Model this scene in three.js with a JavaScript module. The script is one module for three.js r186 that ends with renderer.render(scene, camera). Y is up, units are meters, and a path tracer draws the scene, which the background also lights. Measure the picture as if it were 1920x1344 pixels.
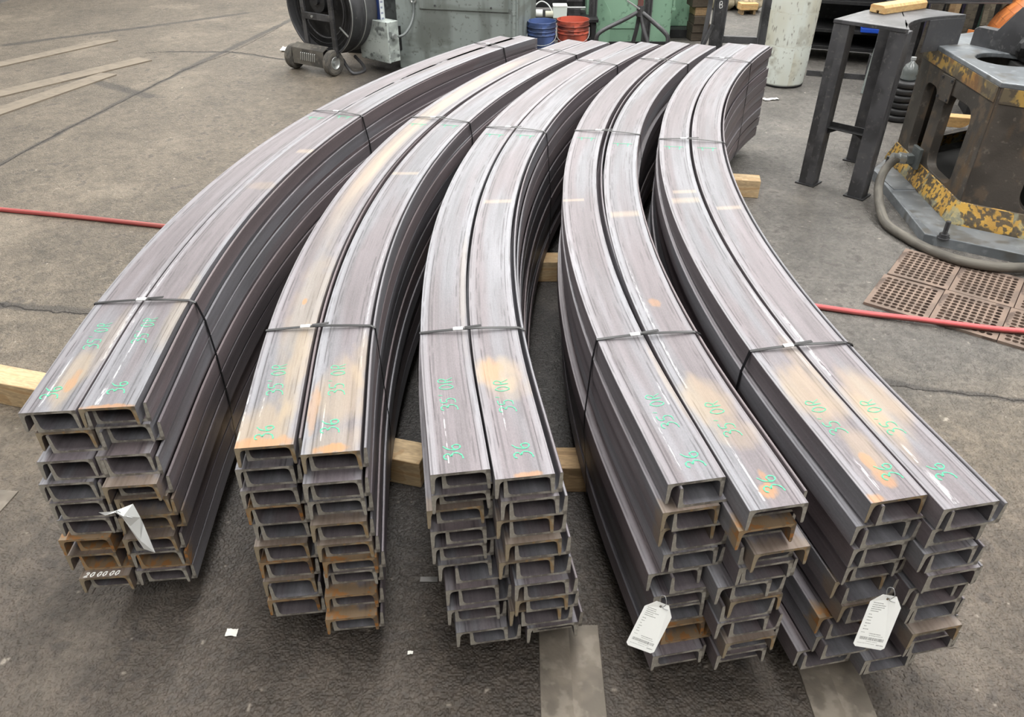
import * as THREE from 'three';
import { RoundedBoxGeometry } from 'three/addons/geometries/RoundedBoxGeometry.js';
import { RectAreaLightUniformsLib } from 'three/addons/lights/RectAreaLightUniformsLib.js';
import { mergeGeometries, toCreasedNormals } from 'three/addons/utils/BufferGeometryUtils.js';

// ---------------------------------------------------------------- camera, light, exposure
const scene = new THREE.Scene();
scene.background = new THREE.Color(0x000000);
const camera = new THREE.PerspectiveCamera(50.34, 1920 / 1344, 0.05, 60);
camera.position.set(0, 1.744, 0);
camera.rotation.set(-34.66 * Math.PI / 180, 0, 0);
const renderer = new THREE.WebGLRenderer({ antialias: true });
renderer.toneMapping = THREE.LinearToneMapping;
renderer.toneMappingExposure = 1.04;
renderer.shadowMap.enabled = true;
RectAreaLightUniformsLib.init();
const LIGHT_CEILING = 12.2, LIGHT_FAR = 4.5, LIGHT_SIDE = 2.2;     // unseen rooflights, added far wall band, added side wall band

// ---------------------------------------------------------------- helpers
const V3 = (x, y, z) => new THREE.Vector3(x, y, z);
let seed = 7;
const rnd = () => { seed = (seed * 1664525 + 1013904223) >>> 0; return seed / 4294967296; };
const used = {};
function numbered(name) { const n = used[name] = (used[name] ?? -1) + 1; return n ? `${name}_${String(n).padStart(3, '0')}` : name; }
function tag(o, label, category, group) { o.userData.label = label; o.userData.category = category; if (group) o.userData.group = group; return o; }
function thing(name, label, category, pos = [0, 0, 0], turn = 0, group) {
  const o = new THREE.Group(); o.name = numbered(name); scene.add(o);
  o.position.set(...pos); o.rotation.y = turn; return tag(o, label, category, group);
}
function mesh(name, geo, m, parent = scene) {
  if (Array.isArray(geo)) geo = mergeGeometries(geo.map((g) => { const q = g.index ? g.toNonIndexed() : g; for (const k of Object.keys(q.attributes)) if (!['position', 'normal', 'uv'].includes(k)) q.deleteAttribute(k); return q; }));
  const o = new THREE.Mesh(geo, m); o.name = parent === scene ? numbered(name) : name; o.castShadow = o.receiveShadow = true; parent.add(o); return o;
}
function struct(name, geo, m) { const o = mesh(name, geo, m); o.userData.kind = 'structure'; return o; }
// uv in metres from the dominant axis of each face
function uvm(g, s = 1) {
  g = g.index ? g.toNonIndexed() : g;
  const p = g.attributes.position, n = g.attributes.normal, uv = new Float32Array(p.count * 2);
  for (let i = 0; i < p.count; i += 3) {
    let ax = 0, ay = 0, az = 0;
    for (let k = 0; k < 3; k++) { ax += Math.abs(n.getX(i + k)); ay += Math.abs(n.getY(i + k)); az += Math.abs(n.getZ(i + k)); }
    for (let k = 0; k < 3; k++) {
      const j = i + k, x = p.getX(j), y = p.getY(j), z = p.getZ(j);
      const [u, v] = ay >= ax && ay >= az ? [x, z] : ax >= az ? [z, y] : [x, y];
      uv[j * 2] = u * s; uv[j * 2 + 1] = v * s;
    }
  }
  g.setAttribute('uv', new THREE.BufferAttribute(uv, 2)); return g;
}
function move(g, x = 0, y = 0, z = 0, rx = 0, ry = 0, rz = 0) {
  g.applyMatrix4(new THREE.Matrix4().compose(V3(x, y, z), new THREE.Quaternion().setFromEuler(new THREE.Euler(rx, ry, rz)), V3(1, 1, 1))); return g;
}
const box = (w, h, d, x = 0, y = 0, z = 0, r = 0.004) => uvm(move(new RoundedBoxGeometry(w, h, d, 2, Math.min(r, w * .45, h * .45, d * .45)), x, y, z));
const plainBox = (w, h, d, x = 0, y = 0, z = 0) => uvm(move(new THREE.BoxGeometry(w, h, d), x, y, z));
const cyl = (r0, r1, h, x = 0, y = 0, z = 0, seg = 32) => uvm(move(new THREE.CylinderGeometry(r0, r1, h, seg), x, y, z));
const tube = (pts, r, seg = 64, rad = 10, closed = false) => new THREE.TubeGeometry(new THREE.CatmullRomCurve3(pts.map((p) => V3(...p)), closed, 'centripetal'), seg, r, rad, closed);
const lathe = (pts, seg = 40) => new THREE.LatheGeometry(pts.map((p) => new THREE.Vector2(...p)), seg);
function extrude(pts, depth, bevel = 0.003, holes = []) {
  const s = new THREE.Shape(pts.map((p) => new THREE.Vector2(...p)));
  for (const h of holes) s.holes.push(h);
  return uvm(new THREE.ExtrudeGeometry(s, { depth, bevelEnabled: bevel > 0, bevelThickness: bevel, bevelSize: bevel, bevelOffset: -bevel, bevelSegments: 2, curveSegments: 16 }));
}
// a straight bar between two points, rectangular section
function bar(a, b, w, h) {
  const A = V3(...a), B = V3(...b), d = B.clone().sub(A), L = d.length();
  const g = new RoundedBoxGeometry(w, h, L, 2, Math.min(w, h) * .12);
  const m = new THREE.Matrix4().lookAt(B, A, Math.abs(d.y) / L > .98 ? V3(0, 0, 1) : V3(0, 1, 0)); m.setPosition(A.clone().add(B).multiplyScalar(.5));
  return uvm(g.applyMatrix4(m));
}
// flat ribbon strokes lying on y = 0 in (lateral x, -z) space: paint marker handwriting
function ribbon(strokes, w, y = 0.0006) {
  const pos = [], nor = [], uv = [], idx = [];
  for (const st of strokes) {
    const c = st.length > 2 ? new THREE.CatmullRomCurve3(st.map((p) => V3(p[0], 0, p[1])), false, 'centripetal').getPoints(st.length * 5) : st.map((p) => V3(p[0], 0, p[1]));
    const base = pos.length / 3;
    for (let i = 0; i < c.length; i++) {
      const t = c[Math.min(i + 1, c.length - 1)].clone().sub(c[Math.max(i - 1, 0)]).normalize();
      const k = w * .5 * (i === 0 || i === c.length - 1 ? .6 : .85 + .3 * Math.sin(i * .9 + st.length));
      for (const s of [-1, 1]) { pos.push(c[i].x - t.z * k * s, y, c[i].z + t.x * k * s); nor.push(0, 1, 0); uv.push(i / c.length, s * .5 + .5); }
      if (i) { const q = base + i * 2; idx.push(q - 2, q - 1, q, q - 1, q + 1, q); }
    }
  }
  const g = new THREE.BufferGeometry();
  g.setAttribute('position', new THREE.Float32BufferAttribute(pos, 3)); g.setAttribute('normal', new THREE.Float32BufferAttribute(nor, 3)); g.setAttribute('uv', new THREE.Float32BufferAttribute(uv, 2)); g.setIndex(idx);
  return g;
}

// ---------------------------------------------------------------- noise and textures
const LN = 256, lattice = new Float32Array(LN * LN); for (let i = 0; i < LN * LN; i++) lattice[i] = rnd();
function vn(x, y) {
  const xi = Math.floor(x), yi = Math.floor(y); let fx = x - xi, fy = y - yi; fx = fx * fx * (3 - 2 * fx); fy = fy * fy * (3 - 2 * fy);
  const x0 = xi & 255, x1 = (xi + 1) & 255, y0 = (yi & 255) << 8, y1 = ((yi + 1) & 255) << 8;
  const a = lattice[y0 + x0], b = lattice[y0 + x1], c = lattice[y1 + x0], d = lattice[y1 + x1];
  return a + (b - a) * fx + (c - a + (a - b - c + d) * fx) * fy;
}
const fbm = (x, y, o = 4) => { let s = 0, a = .5; for (let i = 0; i < o; i++) { s += a * vn(x, y); x = x * 2 + 17.3; y = y * 2 + 9.1; a *= .5; } return s / (1 - a * 2); };
const sstep = (a, b, x) => { const t = Math.min(1, Math.max(0, (x - a) / (b - a))); return t * t * (3 - 2 * t); };
const lerp = (a, b, t) => a + (b - a) * t;
const mix3 = (c, d, t) => { c[0] += (d[0] - c[0]) * t; c[1] += (d[1] - c[1]) * t; c[2] += (d[2] - c[2]) * t; };
function tex(w, h, fn, srgb = true, rep = true) {      // fn(u, v, out) writes 0..255
  const data = new Uint8Array(w * h * 4), c = [0, 0, 0];
  for (let j = 0; j < h; j++) for (let i = 0; i < w; i++) {
    fn((i + .5) / w, (j + .5) / h, c); const k = (j * w + i) * 4;
    data[k] = c[0] < 0 ? 0 : c[0] > 255 ? 255 : c[0]; data[k + 1] = c[1] < 0 ? 0 : c[1] > 255 ? 255 : c[1]; data[k + 2] = c[2] < 0 ? 0 : c[2] > 255 ? 255 : c[2]; data[k + 3] = 255;
  }
  const t = new THREE.DataTexture(data, w, h); t.magFilter = THREE.LinearFilter; t.minFilter = THREE.LinearFilter;
  if (srgb) t.colorSpace = THREE.SRGBColorSpace;
  if (rep) t.wrapS = t.wrapT = THREE.RepeatWrapping;
  t.needsUpdate = true; return t;
}
const grey = (fn) => (u, v, c) => { c[0] = c[1] = c[2] = 255 * fn(u, v); };
// tileable mottled colour: period one unit
function mottled(size, base, layers) {
  return tex(size, size, (u, v, c) => {
    c[0] = base[0]; c[1] = base[1]; c[2] = base[2];
    for (const [fx, fy, col, lo, hi, amt, sx = 0] of layers) mix3(c, col, amt * sstep(lo, hi, fbm(u * fx + sx, v * fy + sx * 1.7, 4)));
  });
}
const std = (o) => new THREE.MeshStandardMaterial({ roughness: .7, metalness: 0, ...o });
const fineBump = tex(512, 512, grey((u, v) => .6 * vn(u * 256, v * 256) + .4 * vn(u * 128 + 5, v * 128)), false);

// steel: base brown-violet mill scale with streaks along the length
// v runs over the unrolled outside (web 0 .. .125 m, then both flanges); u over the length
const PERI = 0.5, LEN = 4.15;
function steelTexture(w, h, s, { tint = [114, 107, 111], rust = [], tan = [], stripe = 0, scratch = [], cross = [], ends = 0 }) {
  return tex(w, h, (u, v, c) => {
    const L = u * LEN, P = v * PERI, x = P / .125;               // x: 0..1 across the web
    const st = vn(P * 700 + s, L * .5 + s) * .5 + vn(P * 150 + s * 3, L * .3) * .5;
    const bl = fbm(L * 3 + s, P * 40 + s, 3), big = fbm(L * 1.1 + s, P * 14 + s * 2, 3), fine = vn(L * 420, P * 700 + s);
    const k = .88 + .13 * st + .22 * (bl - .5) + .1 * (fine - .5);
    c[0] = tint[0] * k; c[1] = tint[1] * k; c[2] = tint[2] * k;
    mix3(c, [126 * k, 128 * k, 134 * k], .7 * sstep(.45, .7, big));
    if (x < 1) {
      const wob = .02 * (vn(L * .9 + s, 3) - .5);
      const e = Math.min(x, 1 - x); if (e < .17) mix3(c, [148, 149, 155], (.3 + .2 * vn(L * 2, s + 8)) * sstep(.17, .1, e));
      for (const [at, wd, am] of [[.04, .02, .4], [.17, .014, .65], [.235, .03, .28], [.77, .025, .35], [.85, .012, .65], [.965, .014, .3]]) {
        const d = Math.abs(x - at - wob) / wd, q = fbm(L * 16 + at * 70, P * 90 + s, 3); if (d < 1) mix3(c, [44, 41, 44], am * (1 - d * d) * sstep(.36, .62, q + .12 * vn(L * 1.3, at * 30 + s)));
      }
      const sp = fbm(L * 9 + s, P * 170, 3); if (sp > .62) mix3(c, [70, 65, 68], .3 * sstep(.62, .85, sp));
      for (const [at, wd, l0, l1] of scratch) {
        const d = Math.abs(x - at - .03 * (L - l0)) / wd;
        if (d < 1 && L > l0 && L < l1) { const q = fbm(L * 60 + s, P * 500 + at * 90, 3); if (q > .4) mix3(c, [214, 214, 216], (l1 - l0 > .5 ? .5 : 1) * (.3 + .6 * sstep(.4, .62, q)) * (1 - d * d) * sstep(l1, lerp(l0, l1, .5), L)); }
      }
      for (const [l, wd, x0, x1] of cross) { const d = Math.abs(L - l - .02 * x) / wd; if (d < 1 && x > x0 && x < x1) mix3(c, [184, 164, 136], .4 * (1 - d * d)); }
    }
    if (stripe) { const d = Math.abs(x - .45) / .34; if (d < 1) mix3(c, [176, 154, 128], stripe * (1 - d * d) * (.4 + .8 * bl) * sstep(.7, 1.6, L) * sstep(3.7, 3.2, L)); }
    for (const [l, x0, rl, rx, am] of tan) { const d = ((L - l) / rl) ** 2 + ((x - x0) / rx) ** 2 + .9 * (fbm(L * 14 + s, x * 5 + s, 3) - .5); if (d < 1) mix3(c, [166, 144, 114], .62 * am * sstep(1, .1, d)); }
    for (const [l, x0, rl, rx, am] of rust) { const d = ((L - l) / rl) ** 2 + ((x - x0) / rx) ** 2 + 1.3 * (fbm(L * 30 + s, x * 9 + s, 3) - .5); if (d < 1) mix3(c, [180, 122, 72], .7 * am * sstep(1, .2, d)); }
    if (ends) { const hot = ends > .8; const d = L / .05 + 1.0 * (fbm(L * 40 + s, P * 60 + s, 3) - .5); if (d < 1) { mix3(c, [150, 124, 92], ends * .8 * sstep(1, .3, d)); if (hot && fbm(L * 50 + s, P * 70 + 9, 2) > .56) mix3(c, [166, 108, 56], ends * .7 * sstep(.8, .2, d)); } }
  }, true, false);
}

// ---------------------------------------------------------------- the hall
const floorW = 12.6, floorD = 13.4, fx0 = -6.3, fz0 = -12.4;      // part of the slab that carries the detailed texture
const seg2 = (x, z, a, b) => { const dx = b[0] - a[0], dz = b[1] - a[1], t = Math.min(1, Math.max(0, ((x - a[0]) * dx + (z - a[1]) * dz) / (dx * dx + dz * dz))); return Math.hypot(x - a[0] - dx * t, z - a[1] - dz * t); };
const cracks = [
  [[-4.2, -3.2], [-2.95, -3.0], .022], [[-2.95, -3.0], [-2.29, -2.942], .018], [[-2.29, -2.942], [-1.3, -2.8], .015], [[1.2, -2.42], [1.65, -2.3], .009], [[1.65, -2.3], [2.6, -2.1], .009],
  [[-3.3, -4.2], [-3.18, -5.3], .012], [[-3.18, -5.3], [-2.9, -7.05], .014], [[-2.9, -7.05], [-2.44, -9.43], .022], [[-2.44, -9.43], [-2.1, -11], .03],
  [[-3.3, -7.7], [-2.66, -7.68], .012], [[-2.66, -7.68], [-2.1, -7.38], .012], [[-4.0, -8.8], [-3.1, -9.6], .03], [[-5, -8.0], [-4.0, -8.8], .03], [[-3.9, -6.9], [-2.9, -6.2], .03],
];
const floorMap = tex(2048, 2048, (u, v, c) => {
  const x = fx0 + u * floorW, z = fz0 + (1 - v) * floorD;
  const a = fbm(x * .55 + 3, z * .55 + 11, 4), b = fbm(x * 2.6 + 40, z * 2.6 + 7, 4), f = fbm(x * 17, z * 17 + 3, 3), g = vn(x * 83, z * 83);
  const k = .80 + .16 * (a - .5) + .22 * (b - .5) + .3 * (f - .5) + .2 * (g - .5);
  c[0] = 124 * k; c[1] = 113 * k; c[2] = 99 * k;
  // scraped blue-grey lane by the press and oily ground under the bundles, with the shade between them painted in
  const blue = sstep(.9, 1.5, x + .5 * (a - .5)) * sstep(-1.9, -2.7, z + .4 * (b - .5));
  mix3(c, [104 * k, 102 * k, 100 * k], .75 * blue);
  const oilShade = sstep(-1.55, -1.0, x + .3 * (b - .5)) * sstep(1.35, 1.0, x) * sstep(-.6, -1.3, z + .35 * (a - .5));
  mix3(c, [54 * k, 52 * k, 53 * k], .85 * oilShade);
  const near = sstep(-2.1, -1.2, z + .5 * (a - .5)); mix3(c, [92 * k, 82 * k, 73 * k], .85 * near);
  if (b > .62) mix3(c, [146, 136, 122], .2 * sstep(.62, .8, b));
  if (f > .68) mix3(c, [46, 42, 40], .45 * sstep(.68, .8, f));
  const chip = vn(x * 47 + 90, z * 47); if (chip > .95 && g > .55) mix3(c, [176, 168, 156], .6);
  const wx = x + .05 * (fbm(x * 5, z * 5, 3) - .5), wz = z + .05 * (fbm(x * 5 + 30, z * 5, 3) - .5);
  for (const [p, q, w] of cracks) { const d = seg2(wx, wz, p, q) / w; if (d < 2.4) mix3(c, [40, 37, 36], (d < 1 ? .72 : .72 * (2.4 - d) / 1.4) * (.5 + .5 * b)); }
});
const floorBump = tex(1024, 1024, grey((u, v) => .25 * fbm(u * 64, v * 64, 4) + .45 * vn(u * 256, v * 256) + .3 * vn(u * 128, v * 128 + 4)), false);
floorBump.repeat.set(floorW / 1.1, floorD / 1.1);
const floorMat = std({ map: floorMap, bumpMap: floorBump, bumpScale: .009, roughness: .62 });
const ROOM = { x0: -9, x1: 9, z0: -16, z1: 6, h: 6.2 };
{
  const w = ROOM.x1 - ROOM.x0, d = ROOM.z1 - ROOM.z0;
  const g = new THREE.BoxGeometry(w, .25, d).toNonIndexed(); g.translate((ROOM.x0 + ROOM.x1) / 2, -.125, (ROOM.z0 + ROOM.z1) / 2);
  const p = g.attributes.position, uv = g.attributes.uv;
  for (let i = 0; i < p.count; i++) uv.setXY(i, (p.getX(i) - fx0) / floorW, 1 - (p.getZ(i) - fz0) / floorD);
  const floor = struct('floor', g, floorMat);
  // pale strips let into the slab
  const stripMap = mottled(512, [122, 113, 102], [[10, 10, [94, 87, 79], .45, .7, .8], [40, 40, [142, 134, 123], .5, .75, .6, 5], [3, 3, [80, 75, 70], .5, .72, .6, 9]]);
  const stripMat = std({ map: stripMap, bumpMap: fineBump, bumpScale: .0008, roughness: .75 });
  const strip = (a, b, wd, up = 0, m = stripMat) => {
    const L = Math.hypot(b[0] - a[0], b[1] - a[1]);
    const s = mesh('strip', box(wd, .02, L, 0, 0, 0, .002), m, floor);
    s.position.set((a[0] + b[0]) / 2, -.0065 + up, (a[1] + b[1]) / 2); s.rotation.y = Math.atan2(b[0] - a[0], b[1] - a[1]);
  };
  strip([.15, -1.27], [.138, .6], .158); strip([.80, -1.3], [.79, .6], .15);
  strip([-1.665, -1.78], [-1.76, -.9], .165);
  const boardMat = std({ map: mottled(512, [122, 112, 99], [[3, 24, [108, 99, 88], .45, .7, .7], [30, 30, [134, 125, 112], .55, .8, .5, 5]]), roughness: .8 });
  strip([-3.51, -6.87], [-3.95, -5.55], .17, .007, boardMat); strip([-3.40, -7.4], [-4.35, -5.9], .19, .007, boardMat); strip([-4.05, -8.2], [-4.75, -7.0], .17, .007, boardMat);
  // sharp hairline cracks
  const crackMat = std({ color: 0x2a2725, roughness: 1 });
  const crack = (pts, w) => { const c = new THREE.CatmullRomCurve3(pts.map((p) => V3(p[0], 0, p[1]))).getPoints(90).map((p, i) => [p.x + .012 * (vn(i * .6, pts[0][0]) - .5), p.z + .03 * (vn(i * .45, pts[0][1] + 8) - .5)]); const st = []; for (let i = 0; i < c.length - 1; i++) st.push([c[i], c[i + 1]]); mesh('crack', ribbon([c], w, .0008), crackMat, floor); };
  crack([[1.25, -2.42], [1.41, -2.35], [1.653, -2.299], [1.905, -2.243], [2.5, -2.12]], .006); crack([[-3.4, -3.1], [-2.6, -2.98], [-2.29, -2.942], [-1.922, -2.869], [-1.5, -2.8]], .008);
  crack([[-3.5, -7.65], [-3.28, -7.704], [-2.659, -7.683], [-2.127, -7.392]], .01); crack([[-3.3, -4.3], [-3.248, -4.676], [-3.18, -5.299], [-3.055, -6.069], [-2.895, -7.046], [-2.678, -7.748], [-2.5, -8.9]], .008);
  const wallMat = std({ color: 0x8d8b84, roughness: .9 }), ceilMat = std({ color: 0x77766f, roughness: .9 });
  struct('ceiling', plainBox(w + .6, .25, d + .6, (ROOM.x0 + ROOM.x1) / 2, ROOM.h + .125, (ROOM.z0 + ROOM.z1) / 2), ceilMat);
  struct('wall_left', plainBox(.3, ROOM.h, d, ROOM.x0 - .15, ROOM.h / 2, (ROOM.z0 + ROOM.z1) / 2), wallMat);
  struct('wall_right', plainBox(.3, ROOM.h, d, ROOM.x1 + .15, ROOM.h / 2, (ROOM.z0 + ROOM.z1) / 2), wallMat);
  struct('wall_back', plainBox(w + .6, ROOM.h, .3, (ROOM.x0 + ROOM.x1) / 2, ROOM.h / 2, ROOM.z0 - .15), wallMat);
  struct('wall_front', plainBox(w + .6, ROOM.h, .3, (ROOM.x0 + ROOM.x1) / 2, ROOM.h / 2, ROOM.z1 + .15), wallMat);
}
// translucent rooflights, all unseen, with wall bands added to brighten the channel tops: a glowing panel and an area light of its size just in front
function lightPanel(name, w, h, pos, look, power, col = 0xfbfaf6) {
  const o = struct(name, new THREE.BoxGeometry(w, h, .04), new THREE.MeshStandardMaterial({ color: 0x111111, emissive: col, emissiveIntensity: power * .5, roughness: .6 }));
  o.position.set(...pos); o.lookAt(...look); o.castShadow = false;
  const l = new THREE.RectAreaLight(col, power, w, h); l.name = 'area_light'; const dir = V3(...look).sub(V3(...pos)).normalize();
  l.position.set(...pos).addScaledVector(dir, .03); l.lookAt(...look); scene.add(l);
}
let wn = 0;
for (const x of [-4.5, 0, 4.5]) for (const z of [-12.2, -7.2, -2.2, 2.8]) lightPanel('window_' + (++wn), 1.6, 3.4, [x, ROOM.h - .03, z], [x, 0, z], LIGHT_CEILING * (z > 0 ? .6 : 1) * (x < 0 ? .65 : x > 0 ? 1.25 : 1));  // unseen rooflights, rows placed to reflect in the channel tops
lightPanel('window_' + (++wn), 15, 2.0, [0, 4.4, ROOM.z0 + .03], [0, 4.4, 0], LIGHT_FAR);  // unseen far band, added for glancing light on the channel tops
lightPanel('window_' + (++wn), 9, 2.0, [ROOM.x0 + .03, 4.2, -9], [0, 4.2, -9], LIGHT_SIDE);  // unseen side band, added to brighten the far floor

// ---------------------------------------------------------------- curved steel channels
const W = .125, B = .055, TW = .0065, PITCH = .0615, STACK_TOP = .105 + 9 * PITCH;
const R_OUT = 4.98, S1 = .287, ARC = 3.808, S2 = .03, TOTAL = S1 + ARC + S2;
// offset x measured from the outer edge; returns point and heading change at length u along the outer edge
function along(u) {
  if (u <= S1) return { c: [0, -u], a: 0 };
  const a = Math.min(u - S1, ARC) / R_OUT, e = Math.max(0, u - S1 - ARC);
  return { c: [R_OUT - R_OUT * Math.cos(a) + Math.sin(a) * e, -S1 - R_OUT * Math.sin(a) - Math.cos(a) * e], a };
}
function localPoint(u, x) { const { c, a } = along(u); return [c[0] + Math.cos(a) * x, c[1] + Math.sin(a) * x]; }
// section outline of a channel, flanges down (y = 0 on the web): [x, y, uv across]
const section = (() => {
  const half = [[.0012, 0, 0], [.0002, -.001, 0], [0, -.03, 0], [0, -B + .002, 0], [.0015, -B, 0], [.0052, -B, 0], [.0066, -B + .0015, 0], [.0095, -TW - .011, 0], [.0118, -TW - .0042, 0], [.0155, -TW - .0012, 0], [.021, -TW, 0]];
  const right = half.slice().map(([x, y]) => [W - x, y]);
  // clockwise seen from the front: along web left to right, down the right flange, back inside, left flange up
  const out = [[.0012, 0], [W * .25, 0], [W * .5, 0], [W * .75, 0], ...right, ...half.slice(1).reverse()];
  let v = 0; const res = [];
  out.forEach((p, i) => { if (i) v += Math.hypot(p[0] - out[i - 1][0], p[1] - out[i - 1][1]); res.push([p[0], p[1], v]); });
  return res;
})();
function channelGeometry(flip) {
  const us = []; for (let i = 0; i <= 3; i++) us.push(S1 * i / 3); for (let i = 1; i <= 46; i++) us.push(S1 + ARC * i / 46); us.push(TOTAL);
  const n = section.length, pos = [], uv = [], idx = [];
  for (const u of us) for (let i = 0; i <= n; i++) {
    const s = section[i % n], q = localPoint(u, s[0]); pos.push(q[0], flip ? -s[1] : s[1], q[1]);
    uv.push(u / LEN, (i === n ? section[n - 1][2] + .001 : s[2]) / PERI);
  }
  const m = n + 1;
  for (let j = 0; j < us.length - 1; j++) for (let i = 0; i < n; i++) {
    const a = j * m + i, b = a + 1, c = a + m, d = c + 1;
    if (flip) idx.push(a, c, b, b, c, d); else idx.push(a, b, c, b, d, c);
  }
  // far end face
  const tri = THREE.ShapeUtils.triangulateShape(section.map((s) => new THREE.Vector2(s[0], s[1])), []);
  const last = (us.length - 1) * m; for (const t of tri) { if (flip) idx.push(last + t[0], last + t[1], last + t[2]); else idx.push(last + t[0], last + t[2], last + t[1]); }
  const g = new THREE.BufferGeometry(); g.setAttribute('position', new THREE.Float32BufferAttribute(pos, 3)); g.setAttribute('uv', new THREE.Float32BufferAttribute(uv, 2)); g.setIndex(idx);
  return toCreasedNormals(g, .6);
}
function cutEndGeometry(flip) {
  const pts = section.map((s) => new THREE.Vector2(s[0], s[1])), tri = THREE.ShapeUtils.triangulateShape(pts, []);
  const pos = [], uv = [], nor = [];
  for (const t of tri) for (const k of flip ? [t[0], t[2], t[1]] : t) { pos.push(pts[k].x, flip ? -pts[k].y : pts[k].y, .0004); nor.push(0, 0, 1); uv.push(pts[k].x * 8, pts[k].y * 8); }
  const g = new THREE.BufferGeometry(); g.setAttribute('position', new THREE.Float32BufferAttribute(pos, 3)); g.setAttribute('normal', new THREE.Float32BufferAttribute(nor, 3)); g.setAttribute('uv', new THREE.Float32BufferAttribute(uv, 2));
  return g;
}
const capGeo = channelGeometry(false), troughGeo = channelGeometry(true), capEnd = cutEndGeometry(false), troughEnd = cutEndGeometry(true);
const steelMat = (map) => std({ map, roughness: .5, metalness: .32, bumpMap: fineBump, bumpScale: .0003 });
const plainSteel = [steelMat(steelTexture(1024, 256, 3, {})), steelMat(steelTexture(1024, 256, 21, { tint: [108, 100, 105] })), steelMat(steelTexture(1024, 256, 37, { tint: [114, 104, 107] }))];
const tanSteel = steelMat(steelTexture(2048, 256, 51, { ends: .45 })), rustSteel = steelMat(steelTexture(2048, 256, 63, { ends: .95 }));
const endTex = (base, layers) => std({ map: mottled(256, base, layers), roughness: .6, metalness: .2 });
const cutGrey = endTex([158, 153, 145], [[6, 6, [104, 99, 94], .45, .7, .8], [20, 20, [186, 182, 174], .5, .75, .5, 4]]);
const cutTan = endTex([160, 147, 126], [[6, 6, [104, 94, 82], .4, .65, .8], [12, 12, [156, 122, 80], .52, .72, .6, 4]]);
const cutRust = endTex([158, 134, 104], [[7, 7, [96, 82, 70], .45, .65, .8], [10, 10, [178, 116, 56], .48, .66, .8, 4]]);

// for each bundle: heading of the straight front ends, then nine rows (top down) of [cap lateral, cap forward, trough lateral, trough forward] in mm for the two columns
const bundles = [
  { h: -.1, dh: .0045, place: 'bundle nearest the drum fan', cols: [
    [[-980,1456,-957,1460], [-964,1458,-942,1455], [-970,1427,-948,1428], [-983,1417,-970,1421], [-979,1416,-966,1422], [-982,1419,-969,1427], [-996,1412,-966,1430], [-1001,1417,-970,1419], [-978,1392,-965,1413]],
    [[-850,1458,-832,1478], [-835,1467,-817,1480], [-841,1434,-823,1429], [-831,1393,-813,1426], [-828,1415,-814,1410], [-835,1412,-812,1431], [-838,1399,-825,1416], [-839,1409,-826,1410], [-839,1403,-826,1419]]],
    rusty: ['cc tc cc cc cc cc rr tr tc', 'tc cc cc tc tt tt tc cr cc'] },
  { h: -.12, dh: .0006, place: 'second bundle from the drum fan', cols: [
    [[-443,1293,-430,1320], [-454,1295,-441,1304], [-455,1291,-438,1301], [-457,1301,-443,1301], [-453,1309,-439,1313], [-460,1295,-439,1302], [-461,1299,-446,1303], [-461,1292,-447,1284], [-460,1283,-447,1282]],
    [[-300,1256,-287,1271], [-303,1232,-290,1244], [-303,1240,-289,1259], [-305,1228,-292,1240], [-299,1224,-286,1244], [-295,1229,-279,1251], [-303,1248,-290,1265], [-307,1228,-294,1246], [-312,1209,-299,1222]]],
    rusty: ['tc cc cc rc cc tc rc tc rc', 'tc cc cc tc tc rc cc rc rc'] },
  { h: -.147, dh: .0001, place: 'middle bundle', cols: [
    [[2,1162,26,1182], [1,1165,18,1198], [-12,1182,9,1201], [-8,1178,26,1193], [-8,1187,10,1201], [3,1187,42,1180], [16,1163,46,1164], [16,1154,34,1166], [33,1134,66,1140]],
    [[132,1129,151,1137], [143,1126,162,1130], [134,1131,163,1136], [151,1118,173,1125], [137,1122,176,1122], [170,1105,192,1110], [172,1110,200,1122], [162,1130,190,1130], [203,1121,223,1152]]],
    rusty: ['cc cc tc cc cc cc cc cc cc', 'cc cc tc tc tc cc tc tc cc'] },
  { h: -.187, dh: .0006, place: 'second bundle from the yellow press', cols: [
    [[518,1044,542,1034], [508,1026,534,1027], [515,1039,540,1026], [522,1020,540,1023], [496,1024,546,1011], [510,1010,528,1025], [519,1022,550,1025], [528,1015,547,1011], [519,984,532,996]],
    [[648,945,667,982], [640,951,659,985], [678,937,665,966], [665,957,680,964], [630,962,671,972], [671,965,653,963], [648,959,684,961], [672,946,690,967], [667,958,680,978]]],
    rusty: ['cc tc tc cc cc cc cc rr cc', 'cc rc tc cc cc tc cc tc cc'] },
  { h: -.195, dh: -.0028, place: 'bundle nearest the yellow press', cols: [
    [[899,913,922,907], [884,912,903,905], [891,905,919,907], [895,909,923,919], [893,923,913,908], [913,902,934,899], [886,923,907,908], [891,917,904,898], [863,927,879,918]],
    [[1028,870,1047,867], [1028,875,1042,884], [1025,866,1044,865], [1048,856,1062,863], [1038,876,1052,867], [1059,870,1073,872], [1066,845,1080,873], [1090,864,1104,867], [1004,874,1018,877]]],
    rusty: ['tc cc cc cc tc tc rc cc cc', 'cc cc cc cc cc cc tc cc cc'] },
];
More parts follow.
